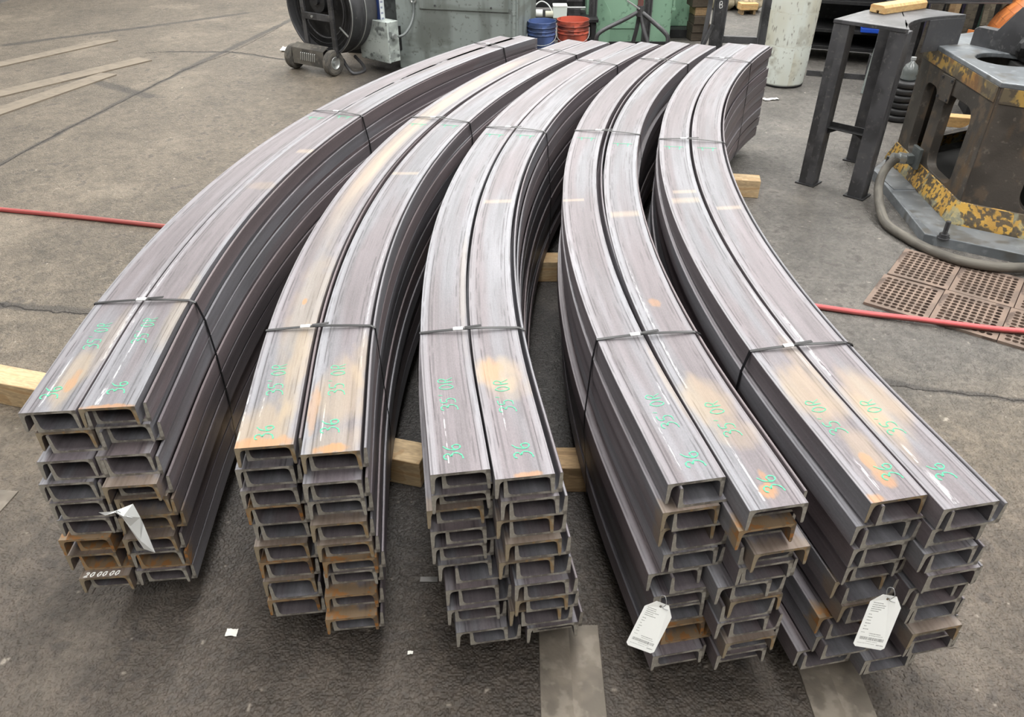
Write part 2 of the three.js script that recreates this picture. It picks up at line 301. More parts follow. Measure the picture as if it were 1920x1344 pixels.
const topLook = [
  { tan: [[.13, .55, .16, .28, .75], [.3, .8, .2, .2, .35]], rust: [[.12, .62, .05, .12, .6]], scratch: [[.3, .02, .02, .26], [.93, .05, .2, .75]] },
  { tan: [[.42, .85, .25, .2, .5], [1.35, .6, .05, .6, .4]], rust: [[.0, .5, .015, .6, .8]], scratch: [[.32, .018, .03, .5], [.05, .03, .35, .9], [.28, .05, .015, .1]], cross: [[1.72, .03, .5, 1]] },
  { tan: [[.05, .4, .14, .7, .8], [.25, .8, .3, .25, .6], [.55, .7, .5, .5, .45]], rust: [[.01, .5, .03, .6, .7], [.62, .6, .02, .06, .8]], stripe: .75, scratch: [[.3, .018, .02, .22], [.01, .03, .02, .25]] },
  { tan: [[.22, .6, .16, .6, .7], [.03, .6, .08, .6, .5], [.35, .9, .15, .25, .5]], rust: [[.012, .5, .02, .35, .9], [.16, .1, .1, .12, .5]], scratch: [[.3, .015, .04, .2], [.9, .02, .3, 1.2]], cross: [[1.62, .02, .0, .8]] },
  { tan: [[.8, .9, .4, .1, .25]], scratch: [[.32, .012, .03, .3]] },
  { tan: [[.37, .45, .09, .55, .85], [.3, .6, .06, .6, .4]], rust: [[.005, .55, .012, .25, .7], [.38, .3, .06, .25, .4]], cross: [[1.42, .02, .1, .9]], scratch: [[.35, .01, .15, .3]] },
  { tan: [[.35, .95, .2, .1, .4]], scratch: [[.33, .015, .03, .25], [.75, .02, .25, .36]], cross: [[1.45, .015, .0, .6]] },
  { tan: [[.34, .4, .13, .6, .8], [.22, .6, .06, .5, .5]], rust: [[.045, .5, .025, .18, .8], [.09, .55, .02, .08, .6], [.8, .45, .03, .18, .55]], scratch: [[.32, .02, .02, .25], [.2, .04, .4, 1.2]], cross: [[1.4, .03, .1, .9]] },
  { tan: [[.36, .5, .14, .6, .8], [.14, .6, .1, .3, .6], [.5, .85, .12, .3, .4]], rust: [[.06, .55, .03, .2, .7], [.11, .5, .03, .12, .6], [.005, .1, .02, .2, .8]], scratch: [[.3, .03, .03, .14], [.9, .03, .45, 1.0]], cross: [[1.5, .03, .1, .9], [1.58, .02, .2, .9]] },
  { tan: [[.33, .5, .16, .6, .75], [.25, .3, .15, .25, .6]], scratch: [[.28, .06, .01, .13], [.28, .03, .13, .2], [.15, .05, .45, .8]], cross: [[1.45, .02, .2, .9]] },
];
// where the numbers stand on each top channel: centre of 36, centre of 35' OR (along, across) in metres
const textSpots = [[.072, .047, .323, .068], [.075, .066, .336, .052], [.046, .059, .249, .059], [.088, .057, .269, .06], [.063, .053, .273, .056], [.079, .07, .28, .057], [.061, .078, .234, .068], [.062, .075, .281, .063], [.074, .086, .268, .053], [.096, .065, .286, .048]];
// handwriting: glyphs in a unit box, x along the reading direction, y up
const glyph = {
  3: [[[.0, .82], [.2, 1], [.55, .92], [.6, .72], [.32, .56]], [[.32, .56], [.66, .44], [.62, .16], [.36, -.04], [-.02, -.1]]],
  6: [[[.55, 1], [.2, .75], [.04, .35], [.2, .04], [.5, .02], [.62, .25], [.48, .46], [.2, .4], [.08, .3]]],
  5: [[[.62, 1], [.16, .95], [.12, .58], [.4, .6], [.58, .36], [.42, .04], [.0, .0]]],
  q: [[[.2, 1.1], [.12, .82]]],
  O: [[[.3, 1], [.06, .7], [.08, .25], [.32, .02], [.58, .3], [.56, .75], [.3, 1]]],
  R: [[[.1, .02], [.12, .95], [.45, 1], [.58, .78], [.4, .56], [.14, .5]], [[.3, .53], [.66, .02]]],
  2: [[[.05, .8], [.3, 1], [.55, .8], [.35, .4], [.02, .02], [.6, .05]]],
  0: [[[.3, 1], [.06, .6], [.15, .1], [.4, .03], [.58, .45], [.48, .92], [.3, 1]]],
  B: [[[.1, 0], [.1, 1], [.5, .9], [.45, .58], [.12, .52]], [[.12, .52], [.58, .42], [.5, .05], [.1, 0]]],
};
// lay text on the web: u along the channel, tops of the letters towards the outer edge
function writing(text, u0, x0, size, adv, squeeze = .75) {
  const out = [];
  [...text].forEach((ch, i) => { const g = []; for (const st of glyph[ch]) g.push(st.map(([a, b]) => { const u = u0 + (i * adv + a * .92) * size * squeeze, x = x0 - b * size * 1.05; return localPoint(u, x); })); out.push(g); });
  return out;
}
const greenChalk = std({ color: 0x4fae88, roughness: .9 }), whiteChalk = std({ color: 0xe8e8e6, roughness: .9 });
function marking(parent, label, glyphs, w, m = greenChalk) { const g = new THREE.Group(); g.name = 'painted_number'; g.userData.label = label; parent.add(g); for (const st of glyphs) mesh('character', ribbon(st, w), m, g); }
const ordinal = ['topmost', 'second', 'third', 'fourth', 'fifth', 'sixth', 'seventh', 'eighth', 'lowest'];
const surf = { c: ['steel', null], t: ['tan-stained steel', 1], r: ['rust-ended steel', 2] };
const stations = [];   // channel poses, for the straps
const protoCap = new THREE.Mesh(capGeo, plainSteel[0]), protoTrough = new THREE.Mesh(troughGeo, plainSteel[0]);
for (const p of [protoCap, protoTrough]) { p.castShadow = p.receiveShadow = true; const e = new THREE.Mesh(p === protoCap ? capEnd : troughEnd, cutGrey); e.name = 'cut_end'; e.castShadow = e.receiveShadow = true; p.add(e); }
bundles.forEach((b, bi) => {
  const lat = [Math.cos(b.h), Math.sin(b.h)], fwd = [Math.sin(b.h), -Math.cos(b.h)];
  b.poses = [];
  b.cols.forEach((rows, ci) => rows.forEach((r, k) => {
    const look = b.rusty[ci].split(' ')[k];
    [0, 1].forEach((t) => {
      const o = (t ? protoTrough : protoCap).clone(); o.name = numbered('steel_channel'); scene.add(o);
      const l = r[t * 2] / 1000, f = r[t * 2 + 1] / 1000, s0 = (r[2] - r[0]) / 1000, h = b.h + b.dh - (.9 * (r[0] - rows[0][0]) / 1000 + (t ? Math.sign(s0) * Math.max(0, Math.abs(s0) - .015) : 0)) / TOTAL;
      const y = STACK_TOP - PITCH * (k + t);
      o.position.set(lat[0] * l + fwd[0] * f, y, lat[1] * l + fwd[1] * f); o.rotation.y = -h;
      const s = look[t];
      o.material = s === 'c' ? plainSteel[(bi + ci + k * 2 + t) % 3] : s === 't' ? tanSteel : rustSteel;
      o.children[0].material = s === 'c' ? cutGrey : s === 't' ? cutTan : cutRust;
      tag(o, `${ordinal[k]} ${t ? 'legs-up' : 'legs-down'} ${surf[s][0]} channel, ${ci ? 'press-side' : 'fan-side'} column of ${b.place}`, 'steel channel', `curved steel channels in the ${b.place}`);
      b.poses.push({ p: [o.position.x, o.position.z], h, y0: t ? y : y - B, y1: t ? y + B : y });
      if (k === 0 && t === 0) {
        const id = bi * 2 + ci;
        o.material = steelMat(steelTexture(2048, 512, 100 + id * 13, topLook[id]));
        const [u1, x1, u2, x2] = textSpots[id];
        const marks = [writing('36', u1 - .022, x1 + .016, .035, .9, .88), writing('35qOR', u2 - .066, x2 + .017, .033, .84, .95)];
        const um = [2.3, 2.32, 2.25, 2.23, 2.17][bi] - .09;
        const line = [[localPoint(um, .02), localPoint(um + .005, .1)], [localPoint(um + .004, .04), localPoint(um - .03, .042)], [localPoint(um + .004, .085), localPoint(um - .03, .082)]];
        marking(o, 'green handwritten 36', marks[0], .0034);
        marking(o, "green handwritten 35' OR", marks[1], .0027);
        mesh('chalk_tick', ribbon(line, .006), greenChalk, o).userData.label = 'green cross tick by the strap';
      }
      if (bi === 0 && ci === 0 && k === 8 && t === 0) {
        const st = []; [...'200000'].forEach((ch, i) => { const g = []; st.push(g); for (const q of glyph[ch]) g.push(q.map(([a, c]) => [.012 + i * .0135 + (i > 1 ? .004 : 0) + (i > 3 ? .004 : 0) + a * .014 + c * .003, -.004 - c * .014])); });
        marking(o, 'white handwritten digits', st, .0036, whiteChalk);
      }
    });
  }));
});

// ---------------------------------------------------------------- straps round each bundle
const strapMat = std({ color: 0x17171a, roughness: .38, metalness: .3 }), sealMat = std({ color: 0xd9dadb, roughness: .35, metalness: .5 });
function hull(pts) {
  pts = pts.slice().sort((a, b) => a[0] - b[0] || a[1] - b[1]); const half = (ps) => { const h = []; for (const p of ps) { while (h.length > 1 && (h[h.length - 1][0] - h[h.length - 2][0]) * (p[1] - h[h.length - 2][1]) - (h[h.length - 1][1] - h[h.length - 2][1]) * (p[0] - h[h.length - 2][0]) <= 0) h.pop(); h.push(p); } h.pop(); return h; };
  return [...half(pts), ...half(pts.reverse())];
}
const strapU = [[.49, 2.3, 3.87], [.47, 2.32, 3.79], [.54, 2.25, 3.56], [.54, 2.23, 3.61], [.54, 2.17, 3.69]];
const strapPlace = ['near the front ends', 'at mid length', 'near the far ends'];
bundles.forEach((b, bi) => strapU[bi].forEach((u0, si) => {
  const w0 = (P, u, x) => { const q = localPoint(u, x), c = Math.cos(P.h), s = Math.sin(P.h); return [P.p[0] + c * q[0] - s * q[1], P.p[1] + s * q[0] + c * q[1]]; };
  const P0 = b.poses[0], O = w0(P0, u0, 0), hd = P0.h + along(u0).a, L = [Math.cos(hd), Math.sin(hd)], F = [Math.sin(hd), -Math.cos(hd)];
  const pts = [];
  for (const P of b.poses) for (const x of [0, W]) {
    let u = u0, q; for (let i = 0; i < 6; i++) { q = w0(P, u, x); u -= ((q[0] - O[0]) * F[0] + (q[1] - O[1]) * F[1]) * (x ? 1.02 : 1); }
    const l = (q[0] - O[0]) * L[0] + (q[1] - O[1]) * L[1]; pts.push([l, P.y0], [l, P.y1]);
  }
  const h = hull(pts), wd = .0095, th = .0012, pos = [], idx = [];
  const cx = h.reduce((s, p) => s + p[0], 0) / h.length, cy = h.reduce((s, p) => s + p[1], 0) / h.length;
  const loop = []; h.forEach((p, i) => { const q = h[(i + 1) % h.length], n = Math.max(1, Math.ceil(Math.hypot(q[0] - p[0], q[1] - p[1]) / .06)); for (let k = 0; k < n; k++) loop.push([lerp(p[0], q[0], k / n), lerp(p[1], q[1], k / n)]); });
  const topY = Math.max(...h.map((p) => p[1])), xr = Math.max(...pts.filter((p) => p[1] > topY - .01).map((p) => p[0]));
  const rise = (l, y) => y > topY - .003 ? .007 * Math.sin(Math.PI * Math.min(1, Math.max(0, l / xr))) : 0;
  loop.forEach((p) => {
    const dx = p[0] - cx, dy = p[1] - cy, d = Math.hypot(dx, dy), off = .0012, y = p[1] + rise(p[0], p[1]);
    for (const [o, f] of [[off, -1], [off, 1], [off + th, 1], [off + th, -1]]) { const l = p[0] + Math.sign(dx) * o, yy = y + Math.sign(dy) * o; pos.push(O[0] + L[0] * l + F[0] * f * wd / 2, yy, O[1] + L[1] * l + F[1] * f * wd / 2); }
  });
  const n = loop.length; for (let i = 0; i < n; i++) for (let k = 0; k < 4; k++) { const a = i * 4 + k, a2 = i * 4 + (k + 1) % 4, c = ((i + 1) % n) * 4 + k, c2 = ((i + 1) % n) * 4 + (k + 1) % 4; idx.push(a, c, a2, a2, c, c2); }
  let g = new THREE.BufferGeometry(); g.setAttribute('position', new THREE.Float32BufferAttribute(pos, 3)); g.setIndex(idx); g = g.toNonIndexed(); g.computeVertexNormals(); g = uvm(g);
  const t = thing('steel_strap', `black strapping band ${strapPlace[si]} of the ${b.place}`, 'strap', [0, 0, 0], 0, 'black straps round the channel bundles');
  mesh('band', g, strapMat, t);
  const place = (m, l, dy, roll) => { m.position.set(O[0] + L[0] * l, topY + rise(l, topY) + dy, O[1] + L[1] * l); m.rotation.set(0, -hd, 0); m.rotateZ(roll); };
  const sl = xr * (bi === 0 ? .47 : .36), slope = .007 * Math.PI / xr * Math.cos(Math.PI * sl / xr);
  place(mesh('seal', box(.026, .0035, .0135, 0, 0, 0, .001), sealMat, t), sl, .0035, slope);
  place(mesh('loose_tail', box(.045, .0012, .0095, .03, .0, 0, .0004), strapMat, t), sl + .01, .0052, slope + .06);
}));

// ---------------------------------------------------------------- timbers under the bundles
const woodTex = (base, dark, s) => tex(512, 512, (u, v, c) => {
  const g = fbm(u * 4 + s, v * 64 + 2 * fbm(u * 3, v * 6 + s, 3), 3), k = .86 + .28 * (g - .5) + .14 * (vn(u * 80, v * 300) - .5);
  c[0] = base[0] * k; c[1] = base[1] * k; c[2] = base[2] * k; if (g > .58) mix3(c, dark, .5 * sstep(.58, .75, g)); if (fbm(u * 6 + 30, v * 9 + s, 3) > .64) mix3(c, dark, .35);
});
const freshWood = std({ map: woodTex([214, 186, 146], [150, 116, 78], 3), roughness: .8, bumpMap: fineBump, bumpScale: .0006 });
const oldWood = std({ map: woodTex([168, 140, 104], [96, 74, 52], 23), roughness: .85, bumpMap: fineBump, bumpScale: .0008 });
const boardWood = std({ map: woodTex([222, 184, 128], [176, 130, 80], 43), roughness: .75 });
function timber(label, a, b, m = freshWood, th = .104) {           // a, b: front bottom edge
  const L = Math.hypot(b[0] - a[0], b[1] - a[1]), ang = Math.atan2(-(b[1] - a[1]), b[0] - a[0]);
  const t = mesh('timber', box(L, th, .1, L / 2, th / 2, -.05, .004), m); t.position.set(a[0], 0, a[1]); t.rotation.y = ang; tag(t, label, 'timber', 'bearer timbers under the bundles'); return t;
}
timber('pale square timber sticking out left under the bundle nearest the drum fan', [-2.5, -2.393], [-.293, -1.787]);
timber('square timber under the front of the middle bundle, end near its neighbour', [-.24, -1.768], [.25, -1.768], oldWood);
timber('square timber under the fronts of the two bundles nearest the press', [.3, -1.75], [1.06, -1.72], oldWood);
timber('square timber crossing under the middle bundle at a third of its length', [-1.35, -3.17], [.3, -3.155]);
timber('pale timber with its end poking out beside the bundle nearest the press', [.02, -4.39], [1.419, -4.146]);
timber('square timber under the far halves of the three bundles nearest the fan', [-.95, -4.62], [.5, -4.5], oldWood);

// ---------------------------------------------------------------- red air hose, litter
{
  const m = std({ map: mottled(256, [186, 78, 80], [[3, 3, [122, 70, 62], .5, .7, .8], [20, 20, [206, 116, 112], .55, .8, .5, 7]]), roughness: .55 });
  const y = .0125;
  const o = mesh('air_hose', tube([[-3.6, y, -4.12], [-2.86, y, -3.966], [-2.36, y, -3.86], [-1.88, y, -3.748], [-.8, y, -3.5], [.3, y, -3.22], [1.317, y, -2.919], [1.54, y, -2.851], [1.72, .02, -2.795], [1.9, .026, -2.735], [2.1, .026, -2.69], [2.6, .024, -2.66], [3.2, .0125, -2.72], [4.6, .0125, -3.0]], .0125, 220, 10), m);
  tag(o, 'thin red rubber air hose running across the floor under the bundles', 'hose');
}
const paper = std({ color: 0xdad8d2, roughness: .9, side: THREE.DoubleSide });
function crumple(label, cat, pos, w, d, hgt, m = paper, turn = 0) {
  const g = new THREE.PlaneGeometry(w, d, 6, 5); g.rotateX(-Math.PI / 2); const p = g.attributes.position;
  for (let i = 0; i < p.count; i++) p.setY(i, .002 + hgt * vn(i * 1.7 + pos[0] * 9, i * .9)); g.computeVertexNormals();
  const o = mesh('paper_scrap', g, m); o.position.set(...pos); o.rotation.y = turn; return tag(o, label, cat);
}
crumple('crumpled white paper scrap on floor beside far end of press-side bundle', 'paper', [2.04, 0, -6.11], .13, .05, .012, paper, .2);
crumple('pale paper scrap on the floor behind the drum fan wheel', 'paper', [-2.16, 0, -7.75], .13, .12, .03);
crumple('small white scrap on floor below the bundle nearest the drum fan', 'paper', [-.74, 0, -1.245], .03, .022, .006);
crumple('tiny white scrap on floor before the second bundle from the fan', 'paper', [-.262, 0, -1.185], .014, .01, .005);
crumple('grey dusty rag under the junction box', 'rag', [-.93, 0, -7.35], .2, .12, .02, std({ color: 0x77756f, roughness: .95, side: THREE.DoubleSide }));
tag(mesh('scrap_plate', box(.05, .004, .018, 0, .002, 0, .001), std({ color: 0x6c6a68, metalness: .6, roughness: .4 })), 'small flat steel offcut on dark floor beside the middle bundle', 'scrap').position.set(-.235, 0, -1.42);

// ---------------------------------------------------------------- shipping tags wired to the bundle ends
function tagTexture(s) {
  const cv = document.createElement('canvas'); cv.width = 256; cv.height = 400; const x = cv.getContext('2d');
  x.fillStyle = '#f4f5f4'; x.fillRect(0, 0, 256, 400); x.fillStyle = '#555';
  const r = (a) => { s = (s * 1664525 + 1013904223) >>> 0; return s / 4294967296 * a; };
  const row = (px, y, w, hh, al) => { x.globalAlpha = al; let q = px; while (q < px + w) { const k = 3 + r(9); x.fillRect(q, y, k, hh * (.7 + r(.3))); q += k + 2; } x.globalAlpha = 1; };
  for (let i = 0; i < 5; i++) row(30, 66 + i * 15, 60 + r(50), 6, .65);
  for (let i = 0; i < 6; i++) row(28, 152 + i * 22, 14 + r(26), 6, .6);
  row(24, 288, 30, 4, .5); row(90, 290, 96, 6, .6); row(96, 304, 110, 5, .5);
  let q = 30; while (q < 226) { const k = 1 + r(4); x.globalAlpha = .7; x.fillRect(q, 320, k, 22); q += k + 1 + r(3); } x.globalAlpha = 1;
  row(90, 350, 90, 4, .45); row(26, 366, 130, 4, .4); row(180, 366, 50, 8, .55);
  const t = new THREE.CanvasTexture(cv); t.colorSpace = THREE.SRGBColorSpace; return t;
}
const wireMat = std({ color: 0xb9bbbd, metalness: .8, roughness: .35 });
function shippingTag(label, pos, roll, tilt, turn, s, w = .066, h = .125) {
  const t = thing('shipping_tag', label, 'tag', pos, turn, undefined);
  const sh = [[-.5 * w, -h + .006], [-.5 * w + .006, -h], [.5 * w - .006, -h], [.5 * w, -h + .006], [.5 * w, -.026], [.22 * w, 0], [-.22 * w, 0], [-.5 * w, -.022]];
  const shape = new THREE.Shape(sh.map((p) => new THREE.Vector2(...p))); const hole = new THREE.Path(); hole.absarc(0, -.01, .0035, 0, Math.PI * 2); shape.holes.push(hole);
  const g = new THREE.ExtrudeGeometry(shape, { depth: .0006, bevelEnabled: false, curveSegments: 10 });
  const uv = g.attributes.uv, p = g.attributes.position; for (let i = 0; i < p.count; i++) uv.setXY(i, p.getX(i) / w + .5, 1 + p.getY(i) / h);
  for (let i = 0; i < p.count; i++) p.setZ(i, p.getZ(i) + .004 * Math.sin((p.getY(i) / h) * 4) + .12 * p.getX(i) ** 2 / w);
  g.computeVertexNormals();
  const body = mesh('tag_sheet', g, std({ map: tagTexture(s), roughness: .6 }), t); body.rotation.set(tilt, 0, roll);
  mesh('wire_tie', tube([[0, -.01, .004], [.006, .006, .006], [.003, .018, -.004], [-.004, .014, -.008], [-.006, 0, -.002], [0, -.01, .004], [.012, -.014, .007]], .0008, 40, 6), wireMat, t);
  return t;
}
shippingTag('white printed paper tag with barcode on second bundle from the yellow press', [.326, .372, -1.055], -.36, -.3, -.05, 11);
shippingTag('white printed paper tag with barcode on bundle nearest the yellow press', [.79, .43, -1.03], -.2, -.25, 0, 77, .07, .135);
{
  const t = thing('folded_tag', 'white crumpled folded paper tag on the end of bundle nearest the drum fan', 'tag', [-.905, .462, -1.272], -.05);
  const g = new THREE.BufferGeometry(), v = [[.03, .004, .012], [.038, -.036, .016], [-.004, -.024, .006], [.002, -.072, .012], [-.014, -.05, .006], [.03, -.07, .004], [.036, -.165, .01], [.014, -.148, .014], [-.026, -.026, .01], [-.052, -.016, .024], [-.044, -.032, .018], [.02, -.11, .022], [.004, -.026, .024]];
  const f = [0, 12, 1, 12, 3, 1, 0, 8, 12, 8, 4, 12, 4, 3, 12, 3, 11, 1, 4, 7, 11, 4, 11, 3, 11, 7, 6, 11, 6, 5, 1, 11, 5, 8, 9, 10, 8, 10, 2, 8, 2, 4];
  g.setAttribute('position', new THREE.Float32BufferAttribute(v.flat(), 3)); g.setIndex(f); let q = g.toNonIndexed(); q.computeVertexNormals(); q = uvm(q);
  mesh('tag_sheet', q, std({ color: 0xe9ebec, roughness: .7, side: THREE.DoubleSide }), t);
  mesh('wire_tie', tube([[-.016, -.028, .014], [-.01, -.012, .02], [-.004, -.024, .016], [.012, -.028, .022], [.022, -.034, .021]], .0009, 30, 6), wireMat, t);
}

// ---------------------------------------------------------------- shared paints
const darkSteel = std({ map: mottled(512, [82, 82, 85], [[5, 5, [56, 56, 58], .45, .7, .8], [24, 24, [96, 96, 97], .55, .8, .5, 3], [60, 60, [112, 110, 108], .68, .82, .6, 8]]), roughness: .5, metalness: .35, bumpMap: fineBump, bumpScale: .0004 });
const blackSteel = std({ map: mottled(256, [44, 44, 46], [[6, 6, [30, 30, 31], .45, .7, .8], [30, 30, [72, 71, 70], .6, .8, .5, 3]]), roughness: .55, metalness: .3 });
const cabinetPaint = std({ map: mottled(512, [139, 147, 145], [[3, 12, [112, 118, 114], .45, .7, .7], [9, 2, [96, 100, 96], .56, .8, .6, 6], [40, 40, [84, 86, 82], .66, .8, .5, 3]]), roughness: .5, metalness: .1, bumpMap: fineBump, bumpScale: .0003 });
const cabinetDark = std({ map: mottled(512, [92, 97, 97], [[3, 12, [66, 70, 70], .45, .7, .7], [20, 20, [52, 54, 54], .62, .8, .6, 3]]), roughness: .6 });
const boxPaint = std({ map: mottled(512, [184, 192, 188], [[5, 9, [124, 130, 128], .5, .72, .7], [22, 22, [70, 74, 74], .62, .78, .7, 3], [60, 60, [88, 90, 88], .68, .8, .5, 1]]), roughness: .5 });
const greenPaint = std({ map: mottled(512, [136, 172, 148], [[3, 3, [112, 146, 124], .45, .7, .7], [30, 30, [70, 92, 80], .66, .8, .5, 3]]), roughness: .45 });
const rubber = std({ map: mottled(256, [96, 92, 86], [[8, 8, [62, 60, 58], .4, .65, .8], [40, 40, [124, 118, 108], .55, .8, .5, 2]]), roughness: .9 });
const galv = std({ color: 0xb8bbba, metalness: .75, roughness: .38 });

// ---------------------------------------------------------------- drum fan on wheels
{
  const t = thing('drum_fan', 'dark grey drum fan on two wheels beside the grey cabinet', 'fan', [-1.73, 0, -6.965], -.591);
  const ty = lathe([[.052, -.03], [.085, -.034], [.1, -.026], [.105, -.012], [.105, .012], [.1, .026], [.085, .034], [.052, .03]], 40), tread = [];
  for (const s of [-1, 1]) {
    const w = mesh('wheel', move(ty.clone(), 0, 0, 0, 0, 0, Math.PI / 2), rubber, t); w.position.set(s * .235, .105, 0);
    mesh('rim', [move(lathe([[.0, -.012], [.03, -.014], [.045, -.03], [.054, -.032], [.054, .032], [.045, .03], [.03, .014], [.0, .012]], 32), 0, 0, 0, 0, 0, Math.PI / 2), move(cyl(.018, .018, .075, 0, 0, 0, 20), 0, 0, 0, 0, 0, Math.PI / 2)], galv, w);
  }
  mesh('axle', move(cyl(.012, .012, .5, 0, 0, 0, 16), 0, .105, 0, 0, 0, Math.PI / 2), galv, t);
  // louvred axle guard: a folded sheet with raised slats
  const guard = [bar([-.19, .2, -.03], [.19, .2, -.03], .05, .003), bar([-.19, .185, .03], [.19, .185, .03], .07, .003), bar([-.19, .13, .062], [.19, .13, .062], .004, .12)];
  const gp = mesh('axle_guard', [extrude([[-.19, 0], [.19, 0], [.19, .13], [-.19, .13]], .003, .001), move(extrude([[-.19, 0], [.19, 0], [.19, .075], [-.19, .075]], .003, .001), 0, .13, 0, -1.15)], rubber, t);
  gp.position.set(0, .065, .06);
  for (let i = 0; i < 8; i++) mesh('louvre', move(new THREE.CapsuleGeometry(.006, .06, 4, 8), -.085 + i * .024, .07, .006, 0, 0, -.2), galv, gp).userData.label = 'raised louvre slat';
  // drum: open shell with rolled rims, back plate, frame
  const cy = .515, rr = .375;
  const shell = mesh('drum', move(lathe([[rr, -.16], [rr + .008, -.15], [rr - .006, -.13], [rr - .006, .0], [rr + .006, .012], [rr - .004, .024], [rr - .006, .12], [rr + .01, .14], [rr + .006, .155], [rr - .012, .15], [rr - .014, -.155], [rr, -.16]], 72), 0, 0, 0, Math.PI / 2), darkSteel, t);
  shell.position.set(.09, cy, -.2);
  const rimL = mesh('rim', move(new THREE.TorusGeometry(rr + .004, .006, 8, 72), 0, 0, .148), galv, shell);
  mesh('rim', move(new THREE.TorusGeometry(rr + .004, .005, 8, 72), 0, 0, -.02), galv, shell);
  const grillRings = []; for (let i = 1; i < 9; i++) grillRings.push(move(new THREE.TorusGeometry(.04 * i, .002, 5, 48), 0, 0, .12));
  mesh('back_plate', [move(cyl(rr - .016, rr - .016, .012, 0, 0, 0, 64), 0, 0, .06, Math.PI / 2)], blackSteel, shell);
  mesh('guard_ring', [move(new THREE.TorusGeometry(.24, .008, 8, 56), 0, 0, .1), ...grillRings.slice(6)], darkSteel, shell);
  mesh('motor', [move(cyl(.09, .1, .1, 0, 0, 0, 32), 0, .06, .11, Math.PI / 2), move(cyl(.03, .03, .03, 0, 0, 0, 20), 0, .06, .17, Math.PI / 2)], blackSteel, shell);
  const fr = []; for (const s of [-1, 1]) fr.push(box(.045, .74, .025, s * .165, 0, .172)); fr.push(box(.31, .055, .02, 0, -.06, .178), box(.31, .05, .02, 0, .3, .178), box(.31, .05, .02, 0, -.34, .178));
  mesh('motor_frame', fr, darkSteel, shell);
  mesh('bolt', move(cyl(.011, .011, .012, 0, 0, 0, 6), -.05, -.06, .192, Math.PI / 2), galv, shell);
  mesh('brace', bar([.2, -.13, .13], [.3, -.2, .13], .012, .012), galv, shell);
  mesh('foot', tube([[.2, .1, -.15], [.3, .055, -.1], [.36, .016, -.1], [.36, .016, -.24], [.3, .05, -.28], [.2, .1, -.3]], .014, 40, 10), darkSteel, t);
}

// ---------------------------------------------------------------- grey control cabinet, junction box, can
{
  const t = thing('control_cabinet', 'weathered grey-green steel machine cabinet behind the bundle nearest the drum fan', 'cabinet', [-1.0, 0, -7.09], -.228);
  mesh('cabinet_body', box(1.08, 1.25, .75, .54, .625, -.375, .01), cabinetPaint, t);
  mesh('side_compartment', box(.72, 1.15, .45, -.35, .73, -.62, .01), cabinetDark, t);
  const d = mesh('door_panel', box(.78, .7, .012, .61, .85, .004, .003), cabinetPaint, t);
  for (const [x, y] of [[.36, .53], [.85, .53]]) mesh('screw', move(cyl(.009, .009, .008, 0, 0, 0, 6), x, y, .013, Math.PI / 2), darkSteel, d);
  mesh('pipe', [cyl(.014, .014, .9, 1.045, .6, .016, 16), cyl(.019, .019, .03, 1.045, .5, .016, 16)], cabinetPaint, t);
  mesh('plinth', box(.7, .16, .4, -.34, .08, -.64, .004), blackSteel, t);
  mesh('conduit', tube([[.095, .315, .23], [.13, .325, .2], [.16, .38, .1], [.17, .46, .03], [.17, .56, .012]], .011, 40, 10), std({ color: 0x6a6f6f, roughness: .5, metalness: .3 }), t);
  mesh('elbow', move(new THREE.TorusGeometry(.022, .01, 8, 24), .17, .57, .014), galv, t);
}
{
  const t = thing('junction_box', 'pale dirty steel junction box with conduit fitting mounted on the grey cabinet', 'junction box', [-1.325, .095, -7.105], -.69);
  mesh('box_body', box(.35, .325, .12, .185, .1625, -.06, .006), boxPaint, t);
  mesh('lid', box(.365, .33, .02, .185, .1635, .008, .004), boxPaint, t);
  mesh('fitting', [move(cyl(.021, .021, .03, 0, 0, 0, 20), .375, .21, -.05, 0, 0, Math.PI / 2), move(cyl(.028, .028, .012, 0, 0, 0, 6), .37, .21, -.05, 0, 0, Math.PI / 2)], galv, t);
  mesh('bracket', [box(.06, .2, .3, .12, .16, -.25, .003), box(.06, .2, .3, .26, .16, -.25, .003)], blackSteel, t);
}
{
  const cv = document.createElement('canvas'); cv.width = 256; cv.height = 256; const x = cv.getContext('2d');
  x.fillStyle = '#d5dcdc'; x.fillRect(0, 0, 256, 256); x.fillStyle = '#22325e'; x.fillRect(20, 60, 70, 110); x.fillRect(148, 60, 70, 110);
  x.fillStyle = '#e9e6cf'; x.beginPath(); x.arc(22, 80, 14, 0, 7); x.arc(150, 80, 14, 0, 7); x.fill(); x.fillStyle = '#9fb0d0'; x.fillRect(24, 130, 20, 8); x.fillRect(152, 130, 20, 8);
  x.fillStyle = '#8d93a8'; for (let i = 0; i < 12; i++) { x.fillRect(98, 66 + i * 12, 20 + (i * 7) % 14, 4); x.fillRect(226, 66 + i * 12, 18 + (i * 5) % 12, 4); } for (let i = 0; i < 4; i++) { x.fillRect(30, 184 + i * 14, 40, 4); x.fillRect(158, 184 + i * 14, 40, 4); }
  const m = new THREE.CanvasTexture(cv); m.colorSpace = THREE.SRGBColorSpace;
  const t = thing('spray_can', 'white spray can with a dark blue label on the junction box', 'can', [-1.12, .4205, -7.02], 1.0);
  mesh('can_body', lathe([[0, 0], [.032, 0], [.036, .004], [.036, .19], [.033, .2], [.02, .21]], 32), std({ map: m, roughness: .3, metalness: .1 }), t);
  mesh('can_cap', lathe([[.022, .2], [.022, .24], [.018, .246], [0, .246]], 24), std({ color: 0xeeeeee, roughness: .4 }), t);
}

